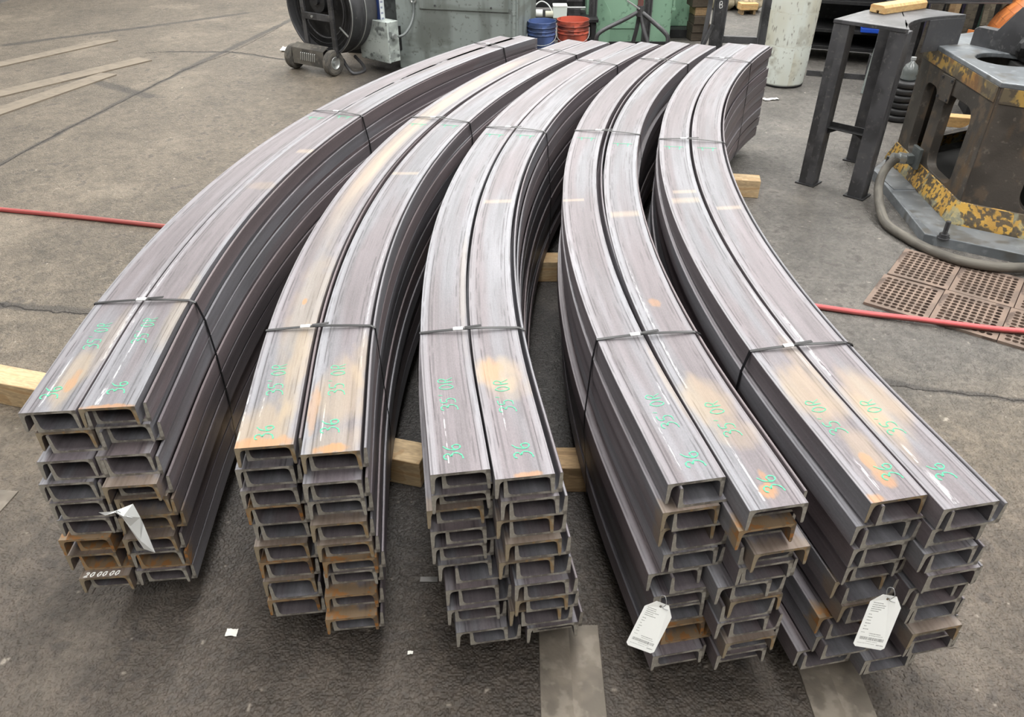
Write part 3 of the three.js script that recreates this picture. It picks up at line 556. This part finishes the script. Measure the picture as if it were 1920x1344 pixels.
// ---------------------------------------------------------------- pole, buckets, bench
{
  const t = thing('marker_pole', 'thin black pole with a red top standing beside the grey cabinet', 'pole', [.14, 0, -7.6]);
  mesh('shaft', cyl(.013, .015, .43, 0, .215, 0, 16), blackSteel, t); mesh('red_top', cyl(.015, .015, .5, 0, .68, 0, 16), std({ color: 0xc8402e, roughness: .5 }), t);
  mesh('pole_foot', cyl(.07, .075, .02, 0, .01, 0, 24), blackSteel, t);
}
function bucket(label, pos, r, col, dirt) {
  const t = thing('bucket', label, 'bucket', pos, 0, undefined), m = std({ map: mottled(256, col, [[5, 5, dirt, .5, .68, .8], [22, 22, dirt, .6, .78, .7, 5]]), roughness: .5 });
  const h = .37, k = (f) => r * (.86 + .14 * f);
  mesh('bucket_body', lathe([[0, .0], [k(0) - .004, 0], [k(0), .006], [k(.7), h * .7], [k(.7) + .006, h * .705], [k(.72) + .006, h * .72], [k(.72), h * .73], [k(.78), h * .78], [k(.78) + .006, h * .785], [k(.8) + .006, h * .8], [k(.8), h * .81], [k(.87), h * .87], [k(.87) + .006, h * .875], [k(.9) + .006, h * .89], [k(.9), h * .9], [k(1), h - .006], [k(1) + .004, h], [k(1) - .004, h], [k(.7) - .005, h * .7], [k(0) - .006, .01], [0, .01]], 56), m, t);
  mesh('bail', tube([[-r - .004, h * .82, 0], [-r * .95, h * .6, r * .5], [-r * .3, h * .52, r * 1.04], [r * .4, h * .53, r * 1.02], [r * .95, h * .62, r * .45], [r + .004, h * .82, 0]], .0028, 50, 6), galv, t);
  return t;
}
bucket('blue plastic bucket standing left of the red one', [.262, 0, -7.22], .126, [76, 96, 146], [52, 62, 88]);
bucket('orange-red plastic bucket with black dirt beside the blue one', [.545, 0, -7.29], .142, [192, 90, 70], [88, 46, 40]);
{
  const t = thing('low_workbench', 'dark low steel workbench behind the two plastic buckets', 'workbench', [.4, 0, -8.0]);
  mesh('bench_top', box(.84, .03, .5, 0, .265, 0), blackSteel, t); for (const [x, z] of [[-.38, -.2], [.38, -.2], [-.38, .2], [.38, .2]]) mesh('leg', box(.045, .25, .045, x, .125, z), blackSteel, t);
  mesh('back_board', box(.84, .6, .03, 0, .6, -.24), blackSteel, t); mesh('shelf', box(.8, .02, .44, 0, .1, 0), blackSteel, t);
  const rollM = std({ color: 0xd9dcd8, roughness: .7 });
  tag(mesh('paper_roll', move(cyl(.035, .035, .15, 0, 0, 0, 24), .215, .316, -7.84, 0, 0, Math.PI / 2), rollM), 'white paper roll lying on the low dark workbench', 'roll');
  tag(mesh('paper_roll', move(cyl(.03, .03, .075, 0, 0, 0, 24), .355, .311, -7.83, 0, 0, Math.PI / 2), std({ color: 0xb9b8a8, roughness: .8 })), 'short grey-white roll beside the white paper roll', 'roll');
  const c = thing('carton', 'small white carton on the workbench above the red bucket', 'carton', [.455, .2805, -7.86]); mesh('carton_body', box(.13, .1, .12, 0, .05, 0), std({ color: 0xd3dcd6, roughness: .7 }), c); mesh('carton_lid', box(.135, .016, .125, 0, .104, 0), std({ color: 0xe4e8e4, roughness: .7 }), c);
  const k = thing('bench_vice', 'dark grey bench vice at the back of the low workbench', 'vice', [.6, .2805, -8.0]); mesh('vice_base', [box(.12, .06, .14, 0, .03, 0), box(.16, .1, .06, 0, .11, -.03)], darkSteel, k); mesh('jaw', box(.15, .05, .05, 0, .15, .06), darkSteel, k); mesh('handle', move(cyl(.008, .008, .2, 0, 0, 0, 12), 0, .08, .12, 0, 0, Math.PI / 2), galv, k);
  tag(mesh('cable_loop', tube([[.2, .287, -7.92], [.22, .36, -7.95], [.28, .4, -7.97], [.34, .38, -7.95], [.38, .33, -7.9], [.4, .287, -7.85]], .006, 40, 8), std({ color: 0xcfd2d0, roughness: .5 })), 'white cable looping over the rolls on the workbench', 'cable');
  const f = thing('green_chute', 'sloped pale green sheet metal chute beside the workbench', 'chute', [.86, 0, -8.05]); mesh('chute_sheet', move(extrude([[-.14, 0], [.1, 0], [.1, .3], [.02, .42], [-.14, .42]], .06, .003), 0, .0, 0), greenPaint, f);
}

// ---------------------------------------------------------------- green machine and posts in front of it
{
  const t = thing('green_machine', 'large pale green machine housing behind the far ends of the bundles', 'machine', [.72, 0, -8.1]);
  mesh('front_panel', box(.83, 1.5, .6, .42, .77, -.2, .012), greenPaint, t); mesh('door_panel', box(.44, 1.2, .012, .27, .75, .105, .004), greenPaint, t);
  mesh('recessed_panel', box(.42, 1.42, .5, 1.02, .79, -.6, .012), greenPaint, t); mesh('machine_base', [box(.46, .08, .6, 1.02, .04, -.5), box(.83, .03, .62, .42, .015, -.2)], blackSteel, t);
  mesh('hinge', [cyl(.012, .012, .1, .842, .4, .11, 14), cyl(.02, .02, .02, .842, .33, .11, 14)], greenPaint, t); mesh('latch', box(.02, .12, .02, .62, .12, .112), galv, t);
}
for (const [x, lab] of [[.775, 'dark steel upright in front of the green machine, nearest the red bucket'], [1.3, 'dark steel upright in front of the green machine, behind the roller stand']]) {
  const t = thing('steel_upright', lab, 'upright', [x, 0, -7.9]); mesh('web', box(.05, 1.6, .012, 0, .8, 0, .002), darkSteel, t); for (const s of [-1, 1]) mesh('flange', box(.012, 1.6, .06, s * .031, .8, 0, .002), darkSteel, t);
}
{
  const t = thing('roller_stand', 'steel tripod stand with bent pipe legs and reddish post', 'stand', [1.165, 0, -7.5]);
  mesh('post', cyl(.026, .026, .5, 0, .64, 0, 20), std({ map: mottled(256, [112, 70, 66], [[6, 6, [80, 60, 58], .45, .7, .8]]), roughness: .6 }), t);
  mesh('hub', cyl(.034, .034, .09, 0, .4, 0, 20), darkSteel, t);
  for (const p of [[[0, .4, 0], [-.12, .34, .02], [-.35, .235, .06], [-.385, .2, .065], [-.39, .12, .065], [-.39, .0, .065]], [[0, .4, 0], [.1, .33, .05], [.22, .24, .1], [.255, .2, .11], [.258, .12, .11], [.258, .0, .11]], [[0, .4, 0], [.04, .25, .05], [.09, .12, .08], [.12, .0, .1]], [[0, .4, 0], [-.01, .25, -.04], [-.03, .1, -.08], [-.04, .0, -.1]]]) mesh('leg', tube(p, .019, 40, 12), darkSteel, t);
  mesh('locking_bar', bar([-.13, .49, .03], [-.01, .42, .035], .014, .014), galv, t);
}
{
  const t = thing('timber_cribbing', 'dark stack of old timber blocks beside the green machine', 'timber stack', [1.87, 0, -8.25], .1);
  for (let i = 0; i < 6; i++) mesh('block', box(.13 + .03 * ((i * 5) % 3), .078, .2, .01 * ((i * 3) % 4 - 1.5), .04 + i * .079, .01 * (i % 3), .006), i === 3 ? oldWood : std({ map: woodTex([84, 74, 62], [48, 42, 36], 70 + i), roughness: .9 }), t);
}

// ---------------------------------------------------------------- steel frame of uprights behind the press-side bundle
{
  const t = thing('upright_rack', 'dark steel upright frame with crossbar, chalk letter on its post', 'frame', [1.9, 0, -7.45], -.2);
  const hb = (x, z) => [box(.1, 1.8, .012, x, .9, z, .002), box(.012, 1.8, .1, x - .055, .9, z, .002), box(.012, 1.8, .1, x + .055, .9, z, .002)];
  mesh('post', hb(-.02, 0), darkSteel, t); mesh('post', hb(.4, .02), darkSteel, t); mesh('post', [box(.06, 1.8, .012, .5, .9, .08, .002), box(.012, 1.8, .09, .53, .9, .06, .002)], darkSteel, t);
  mesh('crossbar', box(.34, .06, .04, .19, .17, 0, .003), darkSteel, t); mesh('brace', [bar([-.1, .75, .02], [-.14, .03, .05], .04, .03), bar([-.07, .3, .06], [-.17, .02, .1], .03, .03)], darkSteel, t);
  const st = glyph.B.map((q) => q.map(([a, c]) => [(a - .3) * .045, -(c - .5) * .055])); const b = mesh('chalk_letter', ribbon(st, .006), whiteChalk, t); b.rotation.set(Math.PI / 2, 0, 0); b.position.set(-.02, .46, .0075); b.userData.label = 'white chalk letter B';
}
{
  const t = thing('wooden_block', 'light wooden block under pale sacks seen through the steel frame', 'wood block', [2.72, 0, -9.55], .1); mesh('block', box(.2, .07, .14, 0, .085, 0), boardWood, t); for (const s of [-1, 1]) mesh('runner', box(.03, .05, .12, s * .07, .025, 0), oldWood, t);
}
const sack = std({ map: mottled(256, [196, 186, 164], [[5, 5, [150, 140, 118], .45, .7, .7], [14, 14, [110, 100, 84], .6, .8, .7, 4]]), roughness: .95 });
[[2.5, -9.85, .17, 'pale sack on the floor left of the light wooden block'], [2.78, -9.75, .18, 'pale sack standing behind the light wooden block'], [2.66, -10.1, .2, 'pale sack at the back behind the other two sacks']].forEach(([x, z, r, lab], i) => {
  const g = new THREE.SphereGeometry(r, 28, 20), p = g.attributes.position; for (let k = 0; k < p.count; k++) { const q = 1 + .25 * (fbm(p.getX(k) * 14 + i * 9, p.getY(k) * 14 + p.getZ(k) * 9, 3) - .5); p.setXYZ(k, p.getX(k) * q, Math.max(-r * .7, p.getY(k) * q * .85), p.getZ(k) * q); } g.computeVertexNormals();
  const o = mesh('sack', uvm(g, 3), sack); o.position.set(x, r * .7, z); tag(o, lab, 'sack');
});

// ---------------------------------------------------------------- pale drum
{
  const m = std({ map: mottled(512, [204, 209, 203], [[4, 4, [184, 178, 158], .48, .72, .6], [14, 36, [150, 146, 134], .6, .85, .5, 3], [70, 70, [104, 100, 92], .68, .8, .6, 8]]), roughness: .55 });
  const t = thing('fibre_drum', 'tall pale dirty drum standing by the steel frame post', 'drum', [2.262, 0, -6.6]);
  mesh('drum_body', lathe([[0, 0], [.15, 0], [.168, .012], [.172, .03], [.181, .2], [.182, .31], [.179, .318], [.182, .326], [.186, .56], [.183, .568], [.186, .576], [.186, .82], [.18, .84], [0, .84]], 56), m, t);
  mesh('bottom_rim', lathe([[.15, -.0], [.171, .002], [.173, .014], [.168, .018]], 56), blackSteel, t);
}
// rack of dark shelving behind the stand
{
  const t = thing('parts_rack', 'dark steel parts rack behind the three-legged stand', 'rack', [3.05, 0, -7.5], -.35);
  for (const [x, z] of [[-.42, .2], [.62, .2], [-.42, -.25], [.62, -.25]]) mesh('upright', box(.05, 1.5, .05, x, .75, z, .003), darkSteel, t);
  for (const y of [.12, .265, .5, .85]) mesh('shelf', box(1.06, .03, .5, .1, y, -.02, .003), blackSteel, t);
  mesh('back_panel', box(1.06, 1.4, .02, .1, .72, -.27, .003), blackSteel, t);
  const tr = thing('blue_tray', 'bright blue plastic tray on the dark parts rack', 'tray', [3.2, -.292, -7.22], -.35); mesh('tray_body', [box(.2, .008, .2, 0, .58, 0, .002), box(.2, .03, .006, 0, .595, .1, .002), box(.2, .03, .006, 0, .595, -.1, .002), box(.006, .03, .2, .1, .595, 0, .002), box(.006, .03, .2, -.1, .595, 0, .002)], std({ color: 0x2454c8, roughness: .4 }), tr);
}
{
  const t = thing('floor_angle', 'dark steel angle bar lying on floor behind the pale drum', 'angle bar', [2.55, 0, -6.84], -.33); mesh('leg', box(.72, .045, .006, .36, .0225, 0, .001), darkSteel, t); mesh('leg', box(.72, .006, .06, .36, .003, -.03, .001), darkSteel, t);
  const r = thing('steel_wedge', 'grey sloped steel wedge plate on the floor under the parts rack', 'wedge', [3.02, 0, -6.75], -.5); mesh('wedge_plate', move(extrude([[0, 0], [.3, 0], [.3, .09], [0, .2]], .03, .002), 0, 0, 0), darkSteel, r);
  const c = thing('pipe_piece', 'grey pipe with a white cap standing behind the stand', 'pipe', [2.86, 0, -6.3], 0); mesh('pipe', move(cyl(.028, .028, .34, 0, 0, 0, 20), 0, .17, 0, 0, 0, -.05), cabinetPaint, c); mesh('cap', move(cyl(.024, .024, .05, 0, 0, 0, 20), .03, .3, .05, 0, 0, 1.4), std({ color: 0xe6e6e2, roughness: .5 }), c);
}

// ---------------------------------------------------------------- three-legged steel stand and the board on it
{
  const t = thing('steel_stand', 'tall dark steel stand with square tube legs beside the press', 'stand', [1.787, 0, -4.388], -.748);
  for (const [x, z, k] of [[0, 0, 0], [.297, 0, 0], [.05, -.57, 1]]) {
    const l = mesh('leg', box(.088, .9, .088, x, .45, z, .005), darkSteel, t); mesh('base_plate', box(.118, .008, .118, x, .004, z, .002), blackSteel, l);
  }
  mesh('crossbar', [box(.21, .03, .006, .1485, .36, -.02, .002), box(.21, .006, .04, .1485, .345, 0, .002)], blackSteel, t);
  mesh('gusset', [extrude([[.044, .34], [.1, .34], [.044, .31]], .006, .001), extrude([[.253, .34], [.2, .34], [.253, .31]], .006, .001)], blackSteel, t);
  // curved top plate
  const arc = []; for (let i = 0; i <= 12; i++) { const a = i / 12; arc.push([.345 + .09 * a - .1 * Math.sin(a * Math.PI), .05 - .63 * a + .02]); }
  const top = extrude([[-.046, .048], [.345, .048], ...arc.map(([x, z]) => [x, z]), [.06, -.6], [-.02, -.3]].map(([x, z]) => [x, -z]), .014, .003);
  mesh('top_plate', move(top, 0, .902, 0, -Math.PI / 2, 0, 0), darkSteel, t);
  const sk = []; for (let i = 8; i < 12; i++) sk.push(bar([arc[i][0], .82, arc[i][1]], [arc[i + 1][0], .82, arc[i + 1][1]], .008, .165)); mesh('skirt', sk, darkSteel, t);
}
{
  const t = thing('pine_board', 'short yellow pine board with a notch lying on the steel stand', 'board', [2.03, .921, -4.49], .53);
  mesh('board', move(extrude([[0, 0], [.035, 0], [.035, .012], [.05, .012], [.05, 0], [.095, 0], [.095, .036], [.085, .042], [.012, .042], [0, .03]], .36, .003), 0, 0, 0, 0, Math.PI / 2, 0), boardWood, t);
}

// ---------------------------------------------------------------- yellow hexagonal press base
{
  const C = [3.156, -4.13], Rb = .922, a0 = Math.atan2(.41, -.826);
  const hexPt = (r, k, a = a0) => [r * Math.cos(a + k * Math.PI / 3), r * Math.sin(a + k * Math.PI / 3)];
  const t = thing('press_base', 'dark six-sided press frame with chipped yellow paint and arched openings', 'machine', [C[0], 0, C[1]]);
  const castIron = std({ map: mottled(512, [80, 75, 70], [[4, 4, [58, 54, 50], .42, .66, .8], [14, 14, [110, 92, 74], .56, .74, .5, 4], [8, 3, [104, 78, 52], .6, .8, .6, 8], [50, 50, [124, 116, 106], .7, .84, .5, 2]]), roughness: .55, metalness: .2, bumpMap: fineBump, bumpScale: .0006 });
  const chipped = std({ map: mottled(512, [190, 150, 66], [[6, 6, [158, 120, 56], .45, .7, .7], [12, 12, [74, 66, 54], .48, .56, .9, 3], [44, 44, [70, 62, 52], .52, .62, .85, 9], [5, 5, [150, 152, 132], .66, .72, .7, 14]]), roughness: .6, bumpMap: fineBump, bumpScale: .0008 });
  const edgePaint = std({ map: mottled(512, [96, 86, 68], [[9, 9, [176, 142, 70], .5, .62, .85, 5], [34, 34, [74, 66, 56], .48, .6, .9, 2], [6, 6, [130, 88, 50], .55, .7, .6, 9]]), roughness: .6 });
  const worn = std({ map: mottled(512, [128, 133, 138], [[3, 3, [98, 102, 106], .42, .7, .8], [30, 30, [152, 156, 160], .55, .8, .5, 3], [8, 8, [84, 80, 74], .6, .8, .6, 6]]), roughness: .42, metalness: .35 });
  const shadeBlack = std({ color: 0x1c1b1a, roughness: .9 });  // near-black colour stands in for the shade inside the press
  const flat = (pts, d, y, m, name, holes = []) => mesh(name, move(extrude(pts.map(([x, z]) => [x, -z]), d, .005, holes), 0, y, 0, -Math.PI / 2, 0, 0), m, t);
  const pl = [0, 1, 2, 3, 4, 5].map((k) => hexPt(1.185, k, a0 - .03));
  flat([pl[0], [2.197 - C[0], -4.48 - C[1]], [2.6 - C[0], -4.95 - C[1]], ...pl.slice(2)].filter((p) => p), .046, 0, worn, 'bed_plate');
  mesh('step_plate', box(.14, .01, .3, 2.26 - C[0], .051, -4.3 - C[1], .002), worn, t);
  // flared yellow ring
  const ringGeo = () => { const prof = [[.972, .046], [.972, .06], [.962, .09], [.945, .125], [.932, .16], [.918, .17], [.88, .17]], pos = [], idx = []; for (let k = 0; k <= 6; k++) for (const [r, y] of prof) { const q = hexPt(r, k); pos.push(q[0], y, q[1]); } const n = prof.length; for (let k = 0; k < 6; k++) for (let i = 0; i < n - 1; i++) { const a = k * n + i, b = a + 1, c = a + n, d = c + 1; idx.push(a, c, b, b, c, d); } const g = new THREE.BufferGeometry(); g.setAttribute('position', new THREE.Float32BufferAttribute(pos, 3)); g.setIndex(idx); return uvm(toCreasedNormals(g, .3), 1.6); };
  chipped.side = THREE.DoubleSide;
  mesh('yellow_ring', ringGeo(), chipped, t).userData.label = 'flared base ring in chipped yellow paint';
  // six walls with two arched openings each
  const arch = (x0, x1, y0, y1, r) => { const p = new THREE.Path(); p.moveTo(x0 + r, y0); p.lineTo(x1 - r, y0); p.quadraticCurveTo(x1, y0, x1, y0 + r); p.lineTo(x1, y1 - r); p.quadraticCurveTo(x1, y1, x1 - r, y1); p.lineTo(x0 + r, y1); p.quadraticCurveTo(x0, y1, x0, y1 - r); p.lineTo(x0, y0 + r); p.quadraticCurveTo(x0, y0, x0 + r, y0); return p; };
  const wallShape = (k) => {      // alternate walls carry a pair of openings or one wide one
    const S = .922, holes = k % 2 === 0 ? [arch(.15, .31, .17, .57, .06), arch(.43, .75, .175, .58, .08)] : [arch(.24, .7, .17, .56, .1)];
    return uvm(extrude([[0, .16], [S, .16], [S, .744], [0, .744]], .045, .004, holes), 1);
  };
  for (let k = 0; k < 6; k++) {
    // wall k runs from vertex k to vertex k+1
    const p = hexPt(Rb, k), q = hexPt(Rb, k + 1), w = mesh('wall_panel', wallShape(k), castIron, t);
    // keep the outward side facing out: local x along p -> q or reversed
    const dx = q[0] - p[0], dz = q[1] - p[1]; const flip = (dx * p[1] - dz * p[0]) > 0;      // outward normal test
    const s = flip ? p : q, e = flip ? q : p; w.position.set(s[0], 0, s[1]); w.rotation.y = Math.atan2(-(e[1] - s[1]), e[0] - s[0]); w.translateZ(-.045);
    mesh('edge_band', box(.9, .075, .006, .461, .703, .05, .002), edgePaint, w).userData.label = 'worn yellow paint along top edge';
  }
  const hole = new THREE.Path(); hole.absellipse(2.585 - C[0], -(-4.16 - C[1]), .15, .15, 0, Math.PI * 2);
  flat([0, 1, 2, 3, 4, 5].map((k) => hexPt(.932, k)), .016, .744, worn, 'top_plate', [hole]);
  mesh('shade_column', cyl(.5, .52, .66, 0, .4, 0, 40), shadeBlack, t);  // column widened and blackened so the openings look unlit inside
  mesh('inner_floor', move(extrude([0, 1, 2, 3, 4, 5].map((k) => { const p = hexPt(.84, k); return [p[0], -p[1]]; }), .02, 0), 0, .05, 0, -Math.PI / 2, 0, 0), shadeBlack, t);
  mesh('scrap_lump', move(new THREE.IcosahedronGeometry(.09, 2), 2.5 - C[0], .14, -3.95 - C[1]), blackSteel, t);
  const cover = mesh('cover_plate', box(.006, .13, .12, 0, 0, 0, .002), castIron, t); cover.position.set(2.343 - C[0], .6, -4.22 - C[1]); cover.rotation.y = .06;
  for (const [y, z] of [[.05, .045], [.05, -.045], [-.05, .045], [-.05, -.045]]) mesh('bolt', move(cyl(.008, .008, .012, y * 0 - .004, y, z, 6), 0, 0, 0, 0, 0, 0), darkSteel, cover);
  for (const [x, z] of [[2.265, -4.46], [2.187, -3.53]]) { const b = mesh('anchor_bolt', [cyl(.012, .012, .09, 0, .045, 0, 14), cyl(.024, .024, .022, 0, .012, 0, 6), cyl(.03, .03, .004, 0, .002, 0, 24)], darkSteel, t); b.position.set(x - C[0], .047, z - C[1]); }
  // bearing bracket on top
  const gus = move(extrude([[0, 0], [.48, 0], [.48, .3], [.36, .3], [.22, .23], [.13, .1], [.02, .1], [0, .085]], .05, .004), 0, 0, 0);
  const g1 = mesh('gusset', gus, darkSteel, t); g1.position.set(2.601 - C[0], .761, -4.523 - C[1]); g1.rotation.y = -Math.atan2(.19, .1);
  mesh('ram_column', [cyl(.1, .1, 1.0, 2.86 - C[0], 1.26, -4.2 - C[1], 32), cyl(.15, .17, .12, 2.86 - C[0], .82, -4.2 - C[1], 32)], darkSteel, t);
  const lump = new THREE.IcosahedronGeometry(.075, 3); { const p = lump.attributes.position; for (let i = 0; i < p.count; i++) { const k = 1 + .25 * (vn(p.getX(i) * 40 + 9, p.getY(i) * 40 + p.getZ(i) * 31) - .5); p.setXYZ(i, p.getX(i) * k, p.getY(i) * k, p.getZ(i) * k); } lump.computeVertexNormals(); }
  mesh('grease_lump', move(lump, 2.72 - C[0], .815, -4.2 - C[1]), blackSteel, t);
  mesh('hose_bracket', [box(.02, .12, .09, 2.325 - C[0], .2, -4.27 - C[1]), box(.06, .05, .05, 2.31 - C[0], .185, -4.29 - C[1])], cabinetDark, t);
}
{
  const t = thing('hydraulic_hose', 'thick grey hydraulic hose curving from the press onto the rubber mat', 'hose', [0, 0, 0]);
  mesh('hose', tube([[2.27, .186, -4.3], [2.22, .178, -4.29], [2.13, .145, -4.2], [2.05, .1, -4.05], [2.005, .055, -3.88], [1.99, .028, -3.74], [2.02, .026, -3.6], [2.085, .03, -3.42], [2.167, .037, -3.3], [2.31, .037, -3.235], [2.48, .037, -3.225], [2.7, .037, -3.2], [3.0, .03, -3.1]], .024, 120, 14), std({ map: mottled(256, [98, 94, 87], [[20, 3, [74, 71, 66], .45, .7, .7], [30, 30, [124, 119, 110], .6, .8, .5, 4]]), roughness: .75 }), t);
  mesh('coupling', [move(cyl(.03, .03, .05, 0, 0, 0, 6), 2.265, .186, -4.3, 0, 0, 1.4), move(cyl(.026, .026, .09, 0, 0, 0, 20), 2.245, .183, -4.298, 0, 0, 1.4)], galv, t);
}
// ---------------------------------------------------------------- perforated rubber mat in sections
{
  const t = thing('rubber_mat', 'brown perforated rubber mat on floor in front of the press', 'mat', [1.57, 0, -2.95], -.6435);
  const sw = .268, sd = .333, nx = 8, nz = 10, sh = new THREE.Shape([[.002, .002], [sw - .002, .002], [sw - .002, sd - .002], [.002, sd - .002]].map((p) => new THREE.Vector2(...p)));
  for (let i = 0; i < nx; i++) for (let j = 0; j < nz; j++) { const h = new THREE.Path(), x = .02 + (i + .5) * (sw - .04) / nx, y = .02 + (j + .5) * (sd - .04) / nz; h.absellipse(x, y, .0118, .0118, 0, Math.PI * 2, true); sh.holes.push(h); }
  const g = uvm(move(new THREE.ExtrudeGeometry(sh, { depth: .012, bevelEnabled: false, curveSegments: 9 }), 0, 0, 0, -Math.PI / 2), 3);
  const m = std({ map: mottled(512, [122, 105, 94], [[3, 3, [100, 87, 79], .45, .7, .7], [6, 6, [70, 58, 52], .64, .78, .7, 7]]), roughness: .85 });
  for (let i = 0; i < 4; i++) for (let j = 0; j < 2; j++) { const s = mesh('mat_section', g, m, t); s.position.set(i * sw + (j ? .012 : 0), .0005, -j * sd - .012 * (i === 0 && j === 0 ? 0 : 1)); s.rotation.y = .004 * ((i * 3 + j) % 3 - 1); }
  mesh('mat_backing', box(4 * sw - .02, .003, 2 * sd - .03, 2 * sw, .0015, -sd - .01, .001), std({ color: 0x4b3a33, roughness: .95 }), t);
}

// ---------------------------------------------------------------- things behind the press
{
  const discs = [0, 1, 2, 3, 4, 5];
  discs.forEach((i) => { const o = mesh('rubber_ring', lathe([[.03, 0], [.095, 0], [.105, .012], [.105, .034], [.095, .046], [.03, .046], [.03, 0]], 36), blackSteel); o.position.set(2.83 + .006 * (i % 3 - 1), .001 + i * .047, -5.62); tag(o, `${['lowest', 'second from lowest', 'third from lowest', 'fourth from lowest', 'fifth from lowest', 'topmost'][i]} black rubber ring in the stack behind the press`, 'ring', 'black rings stacked behind the press'); });
  const b = thing('plastic_bottle', 'clear crushed plastic bottle on top of the stacked black rings', 'bottle', [2.83, .284, -5.62]); mesh('bottle_body', lathe([[0, 0], [.05, 0], [.054, .01], [.05, .03], [.054, .05], [.05, .07], [.04, .1], [.016, .12], [.016, .135], [0, .136]], 28), new THREE.MeshPhysicalMaterial({ color: 0x9aa0a0, roughness: .25, transmission: .7, thickness: 0 }), b); mesh('cap', cyl(.018, .018, .018, 0, .143, 0, 20), std({ color: 0x8b8d8d }), b);
  const k = thing('sawn_block', 'pale sawn timber block on the floor beyond the press openings', 'timber', [2.83, 0, -5.3], -.3); mesh('block', box(.42, .07, .09, .2, .11, 0), boardWood, k); mesh('block', box(.09, .075, .3, .0, .0375, 0), oldWood, k); mesh('block', box(.09, .075, .3, .4, .0375, 0), oldWood, k);
  const bm = thing('overhead_beam', 'dark steel beam crossing behind the press at the top', 'beam', [2.82, 0, -5.98], -.02);
  mesh('beam', [box(1.5, .012, .12, .65, .85, 0, .002), box(1.5, .012, .12, .65, .736, 0, .002), box(1.5, .115, .01, .65, .793, 0, .002)], darkSteel, bm);
  for (const x of [.12, 1.3]) mesh('leg', box(.08, .73, .08, x, .365, -.02, .004), darkSteel, bm);
  const nth = 'first second third fourth fifth sixth seventh eighth ninth tenth eleventh twelfth thirteenth fourteenth fifteenth sixteenth seventeenth eighteenth nineteenth twentieth'.split(' ');
  nth.forEach((nm, i) => { const o = mesh('weathered_plank', box(.045 + .02 * (i % 3), 1.15, .02, 0, .575, 0, .005), i % 7 === 1 ? oldWood : std({ map: woodTex([126 - (i * 7) % 46, 120 - (i * 7) % 44, 112 - (i * 7) % 40], [44, 39, 34], 90 + i * 3), roughness: .95 })); o.position.set(2.95 + i * .055, 0, -6.42 + .035 * (i % 3)); o.rotation.set(-.06, .2 * ((i * 5) % 3 - 1), .1 * ((i * 7) % 5 - 2) / 2); tag(o, `${nm} weathered upright plank from the steel stand, leaning behind the press`, 'plank', 'weathered planks leaning behind the press'); });
  const lr = thing('plank_rack', 'black steel rack panel that the weathered planks lean on', 'rack', [3.78, 0, -6.62]); mesh('rack_panel', box(1.3, 1.2, .02, 0, .6, 0, .003), blackSteel, lr); for (const x of [-.6, .6]) mesh('upright', box(.05, 1.25, .05, x, .625, -.04, .003), darkSteel, lr);
  const og = thing('orange_hood', 'curved orange metal hood behind the press bracket', 'machine hood', [3.86, 0, -5.7], -.3);
  const hood = []; for (let i = 0; i < 10; i++) { const a = i / 10 * 1.5, c = (i + 1) / 10 * 1.5; hood.push(bar([-.45 * Math.cos(a), .5 + .36 * Math.sin(a), 0], [-.45 * Math.cos(c), .5 + .36 * Math.sin(c), 0], .3, .014)); }
  mesh('hood_sheet', hood, std({ map: mottled(256, [186, 112, 58], [[5, 5, [150, 84, 44], .5, .7, .7], [20, 20, [92, 62, 44], .62, .8, .6, 4]]), roughness: .5 }), og); mesh('hood_base', box(.5, .5, .3, -.22, .25, 0), blackSteel, og);
}

renderer.render(scene, camera);
